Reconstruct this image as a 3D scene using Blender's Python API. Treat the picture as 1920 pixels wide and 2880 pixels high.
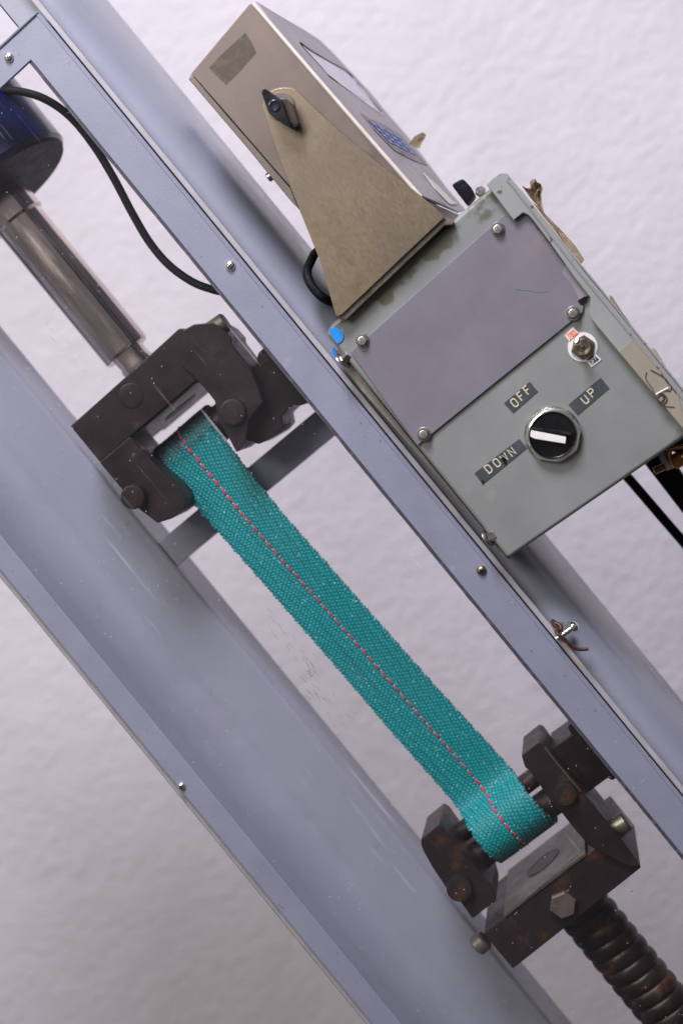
import bpy, bmesh, math, random
from mathutils import Vector, Matrix
random.seed(7)
for o in list(bpy.data.objects): bpy.data.objects.remove(o)
S = bpy.context.scene
COL = S.collection

# ---------------------------------------------------------------- camera
FPX, DIST = 4500.0, 0.9
YAW, ROLL = math.radians(-10.0), math.radians(39.3)
FW = Vector((math.sin(YAW), math.cos(YAW), 0))
R0 = Vector((math.cos(YAW), -math.sin(YAW), 0)); U0 = Vector((0, 0, 1))
CR = R0*math.cos(ROLL) - U0*math.sin(ROLL)
CU = R0*math.sin(ROLL) + U0*math.cos(ROLL)
CAM = -FW*DIST
cd = bpy.data.cameras.new('camera'); cam = bpy.data.objects.new('camera', cd); COL.objects.link(cam)
m = Matrix((CR, CU, -FW)).transposed().to_4x4(); m.translation = CAM
cam.matrix_world = m
cd.sensor_fit = 'VERTICAL'; cd.sensor_height = 36; cd.lens = FPX/2880*36
cd.clip_start = 0.02; cd.clip_end = 50
cd.dof.use_dof = True; cd.dof.focus_distance = 0.895; cd.dof.aperture_fstop = 4.2
S.camera = cam
# ---------------------------------------------------------------- light
W = bpy.data.worlds.new('World'); S.world = W; W.use_nodes = True
bg = W.node_tree.nodes['Background']; bg.inputs[1].default_value = 0.27
# plain room around the machine: pale ceiling above, darker floor below
_tc = W.node_tree.nodes.new('ShaderNodeTexCoord'); _sx = W.node_tree.nodes.new('ShaderNodeSeparateXYZ')
_rp = W.node_tree.nodes.new('ShaderNodeValToRGB'); _mr = W.node_tree.nodes.new('ShaderNodeMapRange')
W.node_tree.links.new(_tc.outputs['Generated'], _sx.inputs[0]); W.node_tree.links.new(_sx.outputs['Z'], _mr.inputs[0])
_mr.inputs[1].default_value = -1; W.node_tree.links.new(_mr.outputs[0], _rp.inputs[0])
_rp.color_ramp.elements[0].position = 0.3; _rp.color_ramp.elements[0].color = (0.20, 0.17, 0.16, 1)
_rp.color_ramp.elements[1].position = 0.8; _rp.color_ramp.elements[1].color = (1.05, 1.02, 1.10, 1)
W.node_tree.links.new(_rp.outputs[0], bg.inputs[0])
def area(name, loc, target, sx, sy, power, col):
    l = bpy.data.lights.new(name, 'AREA'); l.shape = 'RECTANGLE'; l.size = sx; l.size_y = sy
    l.energy = power; l.color = col
    o = bpy.data.objects.new(name, l); COL.objects.link(o); o.location = loc
    o.rotation_euler = (Vector(target)-Vector(loc)).to_track_quat('-Z', 'Y').to_euler()
    return o
area('window_light', (0.58, -0.74, 1.25), (0.0, 0.1, 0.0), 0.48, 0.40, 34.0, (0.89, 0.865, 1.0))
area('room_light', (-0.25, -1.7, 1.45), (0, 0.2, 0), 1.1, 0.8, 26.5, (1.0, 0.95, 0.88))
S.view_settings.view_transform = 'Standard'; S.view_settings.look = 'None'
S.view_settings.exposure = 0.0; S.view_settings.gamma = 1
S.render.engine = 'CYCLES'
S.cycles.transparent_max_bounces = 16

# ---------------------------------------------------------------- geometry helpers (mm in, metres out)
def at(px, py, y=0.0):
    d = FW*FPX + CR*(px-960) - CU*(py-1440)
    t = (y/1000-CAM.y)/d.y
    p = (CAM + d*t)*1000
    return (p.x, y, p.z)
def on_plane(px, py, o, n):
    d = FW*FPX + CR*(px-960) - CU*(py-1440)
    t = ((Vector(o)/1000-CAM).dot(n))/d.dot(n)
    return (CAM + d*t)*1000
def T(pts, y): return [(at(px, py, y)[0], at(px, py, y)[2]) for px, py in pts]

def empty(name, loc, label, cat, group=None):
    o = bpy.data.objects.new(name, None); COL.objects.link(o)
    o.location = Vector(loc)/1000; o['label'] = label; o['category'] = cat
    o.empty_display_size = 0.01
    if group: o['group'] = group
    return o
def wloc(o):
    p = Vector((0, 0, 0))
    while o is not None: p += o.location; o = o.parent
    return p
def link(name, bm, mats, parent=None, smooth=True, angle=35, origin=None, label=None):
    """bm in mm, world coordinates -> one object whose origin sits at its middle"""
    bmesh.ops.recalc_face_normals(bm, faces=bm.faces)
    if origin is None:
        lo = Vector([min(v.co[i] for v in bm.verts) for i in range(3)])
        hi = Vector([max(v.co[i] for v in bm.verts) for i in range(3)])
        origin = (lo+hi)/2
    origin = Vector(origin)
    for v in bm.verts: v.co = (v.co-origin)/1000
    me = bpy.data.meshes.new(name)
    bm.to_mesh(me); bm.free()
    for mt in (mats if isinstance(mats, (list, tuple)) else [mats]): me.materials.append(mt)
    if smooth:
        me.polygons.foreach_set('use_smooth', [True]*len(me.polygons))
        try: me.set_sharp_from_angle(angle=math.radians(angle))
        except Exception: pass
    o = bpy.data.objects.new(name, me); COL.objects.link(o)
    o.location = origin/1000
    if smooth and len(me.polygons) < 4000:
        wn = o.modifiers.new('normals', 'WEIGHTED_NORMAL'); wn.keep_sharp = True; wn.weight = 80
    if parent is not None:
        o.parent = parent; o.location = origin/1000 - wloc(parent)
    if label: o['label'] = label
    return o
def bevel(bm, w, seg=2, faces=None):
    if w <= 0: return
    es = [e for e in bm.edges if len(e.link_faces) == 2 and e.calc_face_angle(0) > math.radians(28)]
    bmesh.ops.bevel(bm, geom=es, offset=w, segments=seg, affect='EDGES', profile=0.5, clamp_overlap=True)
def prism_bm(pts, y0, y1, bev=0.4, seg=2, bm=None):
    """polygon in X,Z extruded along Y"""
    b = bmesh.new()
    a = [b.verts.new((x, y0, z)) for x, z in pts]
    c = [b.verts.new((x, y1, z)) for x, z in pts]
    b.faces.new(a); b.faces.new(list(reversed(c)))
    n = len(pts)
    for i in range(n): b.faces.new((a[i], c[i], c[(i+1) % n], a[(i+1) % n]))
    bmesh.ops.recalc_face_normals(b, faces=b.faces)
    bevel(b, bev, seg)
    return join(bm, b)
def join(bm, b):
    if bm is None: return b
    me = bpy.data.meshes.new('t'); b.to_mesh(me); b.free(); bm.from_mesh(me); bpy.data.meshes.remove(me)
    return bm
def box_bm(x0, x1, y0, y1, z0, z1, bev=0.4, bm=None, seg=2):
    return prism_bm([(x0, z0), (x1, z0), (x1, z1), (x0, z1)], y0, y1, bev, seg, bm)
def lathe_bm(prof, c, axis, n=40, bm=None, cap=True, mi=0):
    """prof: list of (r, h) along axis from point c"""
    b = bmesh.new(); ax = Vector(axis).normalized()
    t1 = ax.orthogonal().normalized(); t2 = ax.cross(t1)
    c = Vector(c); rings = []
    for r, h in prof:
        if r < 1e-4: rings.append([b.verts.new(c+ax*h)])
        else: rings.append([b.verts.new(c+ax*h+(t1*math.cos(2*math.pi*k/n)+t2*math.sin(2*math.pi*k/n))*r) for k in range(n)])
    for A, B in zip(rings, rings[1:]):
        for k in range(n):
            q = [A[k % len(A)], A[(k+1) % len(A)], B[(k+1) % len(B)], B[k % len(B)]]
            u = []
            for v in q:
                if v not in u: u.append(v)
            if len(u) > 2: b.faces.new(u)
    if cap:
        if len(rings[0]) > 1: b.faces.new(rings[0])
        if len(rings[-1]) > 1: b.faces.new(list(reversed(rings[-1])))
    for f in b.faces: f.material_index = mi
    bmesh.ops.recalc_face_normals(b, faces=b.faces)
    return join(bm, b)
def cyl(c, axis, r, h, ch=0.5, n=40, bm=None, mi=0):
    return lathe_bm([(r-ch, 0), (r, ch), (r, h-ch), (r-ch, h)], c, axis, n, bm, True, mi)
def hexp(c, axis, r, h, ch=0.5, bm=None, n=6, rot=0.0, mi=0):
    return lathe_bm([(r*0.99, 0), (r, h-ch), (r*0.9, h)], c, axis, n, bm, True, mi)
def smooth_path(p, k=6):
    p = [Vector(q) for q in p]; out = []
    for i in range(len(p)-1):
        a = p[max(i-1, 0)]; b = p[i]; c = p[i+1]; d = p[min(i+2, len(p)-1)]
        for j in range(k):
            t = j/k
            out.append(0.5*((2*b)+(c-a)*t+(2*a-5*b+4*c-d)*t*t+(3*b-a-3*c+d)*t**3))
    out.append(p[-1]); return out
def tube_bm(path, r, n=14, bm=None, k=6, mi=0):
    P = smooth_path(path, k) if k else [Vector(q) for q in path]
    b = bmesh.new(); rings = []; nrm = None
    for i, p in enumerate(P):
        t = (P[min(i+1, len(P)-1)]-P[max(i-1, 0)]).normalized()
        nrm = t.orthogonal().normalized() if nrm is None else (nrm-t*nrm.dot(t)).normalized()
        bn = t.cross(nrm); rr = r(i/(len(P)-1)) if callable(r) else r
        rings.append([b.verts.new(p+(nrm*math.cos(2*math.pi*j/n)+bn*math.sin(2*math.pi*j/n))*rr) for j in range(n)])
    for A, B in zip(rings, rings[1:]):
        for j in range(n): b.faces.new((A[j], A[(j+1) % n], B[(j+1) % n], B[j]))
    b.faces.new(rings[0]); b.faces.new(list(reversed(rings[-1])))
    for f in b.faces: f.material_index = mi
    bmesh.ops.recalc_face_normals(b, faces=b.faces)
    return join(bm, b)
def ribbon_bm(strokes, org, ux, uv, un, w, h, bm=None):
    """flat raised strokes; points in (u,v), w = stroke width, h = height along un"""
    b = bmesh.new()
    for st, closed in strokes:
        n = len(st); P = [Vector(q) for q in st]
        L = []; Rr = []
        for i in range(n):
            a = P[(i-1) % n] if (closed or i > 0) else P[i]
            c = P[(i+1) % n] if (closed or i < n-1) else P[i]
            d1 = (P[i]-a); d2 = (c-P[i])
            if d1.length < 1e-6: d1 = d2
            if d2.length < 1e-6: d2 = d1
            d1.normalize(); d2.normalize()
            t = (d1+d2); t = t.normalized() if t.length > 1e-3 else d1
            nn = Vector((-t.y, t.x)); cs = max(0.55, nn.dot(Vector((-d1.y, d1.x))))
            L.append(P[i]+nn*w/2/cs); Rr.append(P[i]-nn*w/2/cs)
        def v3(q, k): return Vector(org)+ux*q.x+uv*q.y+un*k
        sec = []
        for l, r_ in zip(L, Rr):
            ins = (l-r_)*0.22
            sec.append([b.verts.new(v3(l, 0)), b.verts.new(v3(l-ins, h)), b.verts.new(v3(r_+ins, h)), b.verts.new(v3(r_, 0))])
        for i in range(n if closed else n-1):
            A, B = sec[i], sec[(i+1) % n]
            for k in range(3): b.faces.new((A[k], B[k], B[k+1], A[k+1]))
        if not closed:
            b.faces.new(sec[0]); b.faces.new(list(reversed(sec[-1])))
    return join(bm, b)
def copy_tree(o, parent, loc, rot=None):
    c = o.copy(); COL.objects.link(c); c.parent = parent
    c.location = loc
    for ch in list(o.children):
        d = ch.copy(); COL.objects.link(d); d.parent = c
    return c

# ---------------------------------------------------------------- materials
def mat(name, base, rough=0.5, metal=0.0, var=0.10, vscale=40, bump=0.0, bscale=900, spots=None, spec=0.5,
        stretch=None, coat=0.0, rustm=None, rough_var=0.1, dust=None):
    M = bpy.data.materials.new(name); M.use_nodes = True
    nt = M.node_tree; N = nt.nodes; L = nt.links
    p = N['Principled BSDF']; p.inputs['Metallic'].default_value = metal
    p.inputs['Specular IOR Level'].default_value = spec
    p.inputs['Coat Weight'].default_value = coat
    tc = N.new('ShaderNodeTexCoord'); co = tc.outputs['Object']
    if stretch:
        mp = N.new('ShaderNodeMapping'); mp.inputs['Scale'].default_value = stretch; L.new(co, mp.inputs[0]); cs = mp.outputs[0]
    else: cs = co
    def noise(scale, detail=4, src=cs, rg=0.6):
        n = N.new('ShaderNodeTexNoise'); n.inputs['Scale'].default_value = scale
        n.inputs['Detail'].default_value = detail; n.inputs['Roughness'].default_value = rg; L.new(src, n.inputs['Vector']); return n.outputs[0]
    def ramp(src, a, b, ca=(0, 0, 0, 1), cb=(1, 1, 1, 1)):
        r = N.new('ShaderNodeValToRGB'); r.color_ramp.elements[0].position = a; r.color_ramp.elements[1].position = b
        r.color_ramp.elements[0].color = ca; r.color_ramp.elements[1].color = cb; L.new(src, r.inputs[0]); return r.outputs[0]
    def mix(f, a, b):
        x = N.new('ShaderNodeMix'); x.data_type = 'RGBA'
        if isinstance(f, float): x.inputs[0].default_value = f
        else: L.new(f, x.inputs[0])
        for k, s in ((6, a), (7, b)):
            if isinstance(s, tuple): x.inputs[k].default_value = s if len(s) == 4 else (*s, 1)
            else: L.new(s, x.inputs[k])
        return x.outputs[2]
    lo = tuple(max(0, c*(1-var)) for c in base); hi = tuple(min(1, c*(1+var)) for c in base)
    col = ramp(noise(vscale), 0.3, 0.7, (*lo, 1), (*hi, 1))
    if spots:
        for (sc, th, wd, c, amt) in spots:
            f = ramp(noise(sc, 6, co), th, th+wd, (0, 0, 0, 1), (amt, amt, amt, 1))
            col = mix(f, col, c)
    if dust:  # (scale, radius, colour)
        vo = N.new('ShaderNodeTexVoronoi'); vo.inputs['Scale'].default_value = dust[0]; L.new(co, vo.inputs['Vector'])
        f = ramp(vo.outputs['Distance'], dust[1]*0.6, dust[1], (1, 1, 1, 1), (0, 0, 0, 1))
        g = ramp(noise(dust[0]*0.25, 2, co), 0.5, 0.56)
        ml = N.new('ShaderNodeMath'); ml.operation = 'MULTIPLY'; L.new(f, ml.inputs[0]); L.new(g, ml.inputs[1])
        col = mix(ml.outputs[0], col, dust[2])
    L.new(col, p.inputs['Base Color'])
    rr = ramp(noise(vscale*(1.0 if name=='polished_rod' else 2.3)), 0.3, 0.7, (max(0, rough-rough_var),)*3+(1,), (min(1, rough+rough_var),)*3+(1,))
    L.new(rr, p.inputs['Roughness'])
    if bump:
        bp = N.new('ShaderNodeBump'); bp.inputs['Strength'].default_value = 1.0; bp.inputs['Distance'].default_value = bump/1000
        L.new(noise(bscale, 3), bp.inputs['Height']); L.new(bp.outputs[0], p.inputs['Normal'])
    M['h'] = 1
    return M
def zmask(M, z0, z1, colour, scale, th, amt=1.0, axis='Z'):
    """stains and darker tones along an edge of the object: fades in from z0 to z1 (mm, object space), broken up by noise"""
    nt = M.node_tree; N = nt.nodes; L = nt.links; p = N['Principled BSDF']
    src = p.inputs['Base Color'].links[0].from_socket
    tc = N.new('ShaderNodeTexCoord'); sx = N.new('ShaderNodeSeparateXYZ'); L.new(tc.outputs['Object'], sx.inputs[0])
    mr = N.new('ShaderNodeMapRange'); mr.inputs[1].default_value = z0/1000; mr.inputs[2].default_value = z1/1000
    L.new(sx.outputs[axis], mr.inputs[0])
    n = N.new('ShaderNodeTexNoise'); n.inputs['Scale'].default_value = scale; n.inputs['Detail'].default_value = 6; L.new(tc.outputs['Object'], n.inputs[0])
    ad = N.new('ShaderNodeMath'); ad.operation = 'MULTIPLY_ADD'; L.new(mr.outputs[0], ad.inputs[0]); ad.inputs[1].default_value = 0.5; L.new(n.outputs[0], ad.inputs[2])
    r = N.new('ShaderNodeValToRGB'); r.color_ramp.elements[0].position = th; r.color_ramp.elements[1].position = th+0.12
    r.color_ramp.elements[1].color = (amt, amt, amt, 1); L.new(ad.outputs[0], r.inputs[0])
    x = N.new('ShaderNodeMix'); x.data_type = 'RGBA'; L.new(r.outputs[0], x.inputs[0]); L.new(src, x.inputs[6]); x.inputs[7].default_value = (*colour, 1)
    L.new(x.outputs[2], p.inputs['Base Color'])

BROWN = (0.06, 0.04, 0.03); RUST = (0.20, 0.07, 0.02)
M_frame = mat('frame_paint', (0.235, 0.247, 0.32), 0.42, var=0.07, vscale=25, bump=0.10, bscale=900,
              spots=[(260, 0.68, 0.03, (0.10, 0.08, 0.09), 0.8), (18, 0.58, 0.12, (0.20, 0.19, 0.23), 0.5), (60, 0.66, 0.08, (0.36, 0.34, 0.42), 0.5)], dust=(230, 0.07, (0.6, 0.6, 0.65)))
M_col = mat('column_paint', (0.27, 0.285, 0.345), 0.27, var=0.09, vscale=9, bump=0.03, bscale=500,
            spots=[(90, 0.68, 0.04, (0.16, 0.14, 0.14), 0.4), (14, 0.56, 0.18, (0.20, 0.18, 0.20), 0.45), (420, 0.73, 0.02, (0.08, 0.07, 0.07), 0.7)])
M_trim = mat('cream_edge_paint', (0.38, 0.36, 0.39), 0.5, var=0.12, vscale=60, spots=[(30, 0.60, 0.05, (0.45, 0.38, 0.27), 0.7)])
M_cross = mat('shaded_cross_paint', (0.26, 0.27, 0.34), 0.3, var=0.08)  # column colour set slightly darker, with the crossbar's shade in it
M_seal = mat('black_seal', (0.055, 0.05, 0.065), 0.6, spots=[(200, 0.56, 0.06, (0.14, 0.13, 0.16), 0.5)])
M_wall = mat('plaster_wall', (0.675, 0.64, 0.675), 0.95, var=0.05, vscale=6, spec=0.1)
M_panel = mat('green_grey_panel', (0.222, 0.232, 0.226), 0.40, var=0.10, vscale=22, bump=0.04, bscale=700,
              spots=[(36, 0.60, 0.12, (0.30, 0.28, 0.24), 0.55), (330, 0.73, 0.02, (0.07, 0.05, 0.03), 0.8)])
M_plate = mat('lavender_plate', (0.178, 0.165, 0.195), 0.42, var=0.10, vscale=18, bump=0.05, bscale=800,
              spots=[(30, 0.62, 0.1, (0.23, 0.18, 0.20), 0.6), (240, 0.735, 0.02, (0.10, 0.05, 0.03), 0.8)])
M_lip = mat('pale_green_flange', (0.28, 0.29, 0.285), 0.42, var=0.08, vscale=25, bump=0.05, bscale=600,
            spots=[(190, 0.63, 0.02, (0.07, 0.05, 0.04), 0.9), (28, 0.64, 0.08, (0.38, 0.34, 0.27), 0.6)])
M_bracket = mat('brushed_steel', (0.26, 0.215, 0.17), 0.42, 1.0, var=0.04, vscale=1, bump=0.012, bscale=1, stretch=(2600, 2600, 150), spots=[(12, 0.44, 0.25, (0.38, 0.30, 0.195), 0.8), (26, 0.56, 0.16, (0.19, 0.145, 0.115), 0.6)])  # golden and brown patches painted in place of uneven reflections
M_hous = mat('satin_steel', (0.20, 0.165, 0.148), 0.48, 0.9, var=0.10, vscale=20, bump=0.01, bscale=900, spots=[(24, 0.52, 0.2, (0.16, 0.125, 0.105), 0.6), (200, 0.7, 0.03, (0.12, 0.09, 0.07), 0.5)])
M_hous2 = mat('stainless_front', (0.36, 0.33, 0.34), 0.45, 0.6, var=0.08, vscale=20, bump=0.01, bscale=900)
M_highlight = mat('edge_highlight_steel', (0.88, 0.80, 0.72), 0.35, 0.35, var=0.04, vscale=50)  # mostly diffuse and pale: the edge's highlight is put into the colour
M_steel = mat('worn_steel', (0.55, 0.52, 0.48), 0.28, 1.0, var=0.2, vscale=200, spots=[(240, 0.60, 0.06, (0.12, 0.09, 0.05), 0.6)])
M_zinc = mat('zinc_plate', (0.85, 0.85, 0.80), 0.28, 1.0, var=0.03, vscale=50, rough_var=0.03)
M_hexside = mat('dull_hex_side', (0.16, 0.15, 0.13), 0.4, 0.6, var=0.1, vscale=60)
M_chrome = mat('chrome', (0.80, 0.80, 0.80), 0.12, 1.0, var=0.05, rough_var=0.05)
M_brass = mat('aged_brass', (0.34, 0.28, 0.20), 0.36, 1.0, var=0.25, vscale=300)
M_dkmetal = mat('blackened_steel', (0.017, 0.011, 0.0125), 0.40, 0.0, spec=0.28, var=0.25, vscale=45, bump=0.06, bscale=500,
                spots=[(55, 0.60, 0.1, (0.05, 0.028, 0.018), 0.5)], dust=(330, 0.05, (0.3, 0.28, 0.32)))
M_rusty = mat('rusty_black_steel', (0.017, 0.011, 0.012), 0.44, 0.0, spec=0.28, var=0.25, vscale=45, bump=0.08, bscale=500,
              spots=[(38, 0.54, 0.1, (0.085, 0.036, 0.012), 0.6)], dust=(330, 0.04, (0.3, 0.28, 0.32)))
M_plate2 = mat('ground_steel_plate', (0.095, 0.078, 0.068), 0.42, 0.4, var=0.18, vscale=50, spots=[(60, 0.60, 0.1, (0.14, 0.07, 0.03), 0.7)])
M_rod = mat('polished_rod', (0.62, 0.54, 0.49), 0.16, 1.0, var=0.30, vscale=2, stretch=(60, 60, 9))
M_blue = mat('blue_enamel', (0.002, 0.006, 0.045), 0.3, 0.0, var=0.2, coat=0.4, dust=(180, 0.09, (0.2, 0.25, 0.4)))
M_bdark = mat('cell_underside', (0.012, 0.010, 0.022), 0.6, 0.0, spec=0.15, dust=(260, 0.08, (0.25, 0.25, 0.32)))
M_black = mat('black_rubber', (0.005, 0.006, 0.009), 0.6, spec=0.15, var=0.3, vscale=300, dust=(700, 0.16, (0.12, 0.12, 0.15)))
M_bplast = mat('black_plastic', (0.006, 0.006, 0.008), 0.28, var=0.2)
M_white = mat('white_plastic', (0.80, 0.77, 0.76), 0.35, var=0.05, vscale=120)
M_sticker = mat('white_sticker', (0.72, 0.70, 0.70), 0.5, var=0.05)
M_orange = mat('orange_print', (0.75, 0.13, 0.015), 0.5, var=0.05)
M_blkprint = mat('black_print', (0.015, 0.015, 0.018), 0.5)
M_tape = mat('embossing_tape', (0.060, 0.068, 0.075), 0.33, var=0.15, vscale=120, spots=[(300, 0.66, 0.03, (0.02, 0.02, 0.02), 0.8)])
M_letter = mat('embossed_letter', (0.62, 0.58, 0.42), 0.5, var=0.15, vscale=500)
M_btape = mat('blue_tape', (0.01, 0.24, 0.68), 0.45, var=0.08)
M_tan = mat('tan_packing_tape', (0.30, 0.27, 0.21), 0.30, var=0.10, vscale=40, spots=[(90, 0.6, 0.1, (0.22, 0.18, 0.12), 0.5)])
M_scrap = mat('old_tape_scrap', (0.52, 0.43, 0.28), 0.6, var=0.25, vscale=90, bump=0.3, bscale=250)
M_cream = mat('cream_tape', (0.66, 0.62, 0.42), 0.5, var=0.1)
M_brownp = mat('brown_crumple', (0.35, 0.26, 0.16), 0.6, var=0.35, vscale=120, bump=0.5, bscale=200)
M_copper = mat('rusty_wire', (0.085, 0.035, 0.024), 0.42, 0.5, var=0.3, vscale=300)
M_bronze = mat('bronze_thread', (0.35, 0.18, 0.06), 0.38, 0.9, var=0.35, vscale=300)
M_lcd = mat('pale_window', (0.42, 0.40, 0.48), 0.18, 0.0, var=0.06)
M_lcdf = mat('dark_window_rim', (0.10, 0.08, 0.085), 0.4)
M_keyp = mat('keypad_frame', (0.12, 0.09, 0.10), 0.4)
M_key = mat('blue_keys', (0.05, 0.12, 0.36), 0.4, var=0.25, vscale=200, spots=[(260, 0.58, 0.04, (0.4, 0.4, 0.5), 0.7)])
M_hair = mat('dark_hair', (0.05, 0.03, 0.02), 0.6)
M_red = mat('red_thread', (0.60, 0.008, 0.07), 0.65, var=0.25, vscale=900)
M_pink = mat('pale_thread', (0.62, 0.50, 0.52), 0.7, var=0.2, vscale=900)

# wall plaster: real relief through bump at three sizes
def wall_bump():
    nt = M_wall.node_tree; N = nt.nodes; L = nt.links; p = N['Principled BSDF']
    tc = N.new('ShaderNodeTexCoord')
    mp = N.new('ShaderNodeMapping'); mp.inputs['Rotation'].default_value = (0, math.radians(25), 0); mp.inputs['Scale'].default_value = (1, 1, 1.5)
    L.new(tc.outputs['Object'], mp.inputs[0]); prev = None
    for sc, dist, det in ((22, 2.4, 3), (80, 2.3, 4), (160, 1.2, 3)):
        n = N.new('ShaderNodeTexNoise'); n.inputs['Scale'].default_value = sc; n.inputs['Detail'].default_value = det
        n.inputs['Distortion'].default_value = 0.5; L.new(mp.outputs[0], n.inputs['Vector'])
        b = N.new('ShaderNodeBump'); b.inputs['Strength'].default_value = 0.9; b.inputs['Distance'].default_value = dist/1000
        L.new(n.outputs[0], b.inputs['Height'])
        if prev: L.new(prev, b.inputs['Normal'])
        prev = b.outputs[0]
    L.new(prev, p.inputs['Normal'])
wall_bump()

# strap cloth: colour from UV (u across 0..1, v along in mm/100)
def strap_mat():
    M = bpy.data.materials.new('teal_webbing'); M.use_nodes = True
    nt = M.node_tree; N = nt.nodes; L = nt.links; p = N['Principled BSDF']
    p.inputs['Roughness'].default_value = 0.45; p.inputs['Sheen Weight'].default_value = 0.04; p.inputs['Specular IOR Level'].default_value = 0.35
    uv = N.new('ShaderNodeUVMap'); 
    at_ = N.new('ShaderNodeAttribute'); at_.attribute_name = 'weave'
    r = N.new('ShaderNodeValToRGB'); L.new(at_.outputs['Fac'], r.inputs[0])
    r.color_ramp.elements[0].position = 0.05; r.color_ramp.elements[0].color = (0.0, 0.070, 0.078, 1)  # gaps between ribs: occlusion shade painted into the colour
    r.color_ramp.elements[1].position = 0.75; r.color_ramp.elements[1].color = (0.0, 0.275, 0.285, 1)
    # warp tone bands
    tx = N.new('ShaderNodeMapping'); tx.inputs['Scale'].default_value = (40, 1.2, 1); L.new(uv.outputs[0], tx.inputs[0])
    n = N.new('ShaderNodeTexNoise'); n.inputs['Scale'].default_value = 1.0; n.inputs['Detail'].default_value = 5; L.new(tx.outputs[0], n.inputs[0])
    r2 = N.new('ShaderNodeValToRGB'); r2.color_ramp.elements[0].position = 0.3; r2.color_ramp.elements[0].color = (0.75, 0.78, 0.8, 1)
    r2.color_ramp.elements[1].position = 0.7; r2.color_ramp.elements[1].color = (1.2, 1.15, 1.15, 1); L.new(n.outputs[0], r2.inputs[0])
    mx = N.new('ShaderNodeMix'); mx.data_type = 'RGBA'; mx.blend_type = 'MULTIPLY'; mx.inputs[0].default_value = 1
    L.new(r.outputs[0], mx.inputs[6]); L.new(r2.outputs[0], mx.inputs[7])
    # pale flecks of fibre
    tc = N.new('ShaderNodeTexCoord')
    vo = N.new('ShaderNodeTexVoronoi'); vo.inputs['Scale'].default_value = 240; L.new(tc.outputs['Object'], vo.inputs['Vector'])
    r3 = N.new('ShaderNodeValToRGB'); r3.color_ramp.elements[0].position = 0.10; r3.color_ramp.elements[0].color = (0.75, 0.75, 0.75, 1)
    r3.color_ramp.elements[1].position = 0.15; r3.color_ramp.elements[1].color = (0, 0, 0, 1); L.new(vo.outputs['Distance'], r3.inputs[0])
    m2 = N.new('ShaderNodeMix'); m2.data_type = 'RGBA'; L.new(r3.outputs[0], m2.inputs[0]); L.new(mx.outputs[2], m2.inputs[6])
    m2.inputs[7].default_value = (0.25, 0.58, 0.58, 1)
    # dark wraps at the grips: grime, plus the yoke's shade painted in
    a2 = N.new('ShaderNodeAttribute'); a2.attribute_name = 'grime_shade'
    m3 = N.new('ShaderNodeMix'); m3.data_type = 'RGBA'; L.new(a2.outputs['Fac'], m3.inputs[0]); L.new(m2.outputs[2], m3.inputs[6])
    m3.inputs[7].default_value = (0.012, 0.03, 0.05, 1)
    L.new(m3.outputs[2], p.inputs['Base Color'])
    return M
M_strap = strap_mat()

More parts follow.
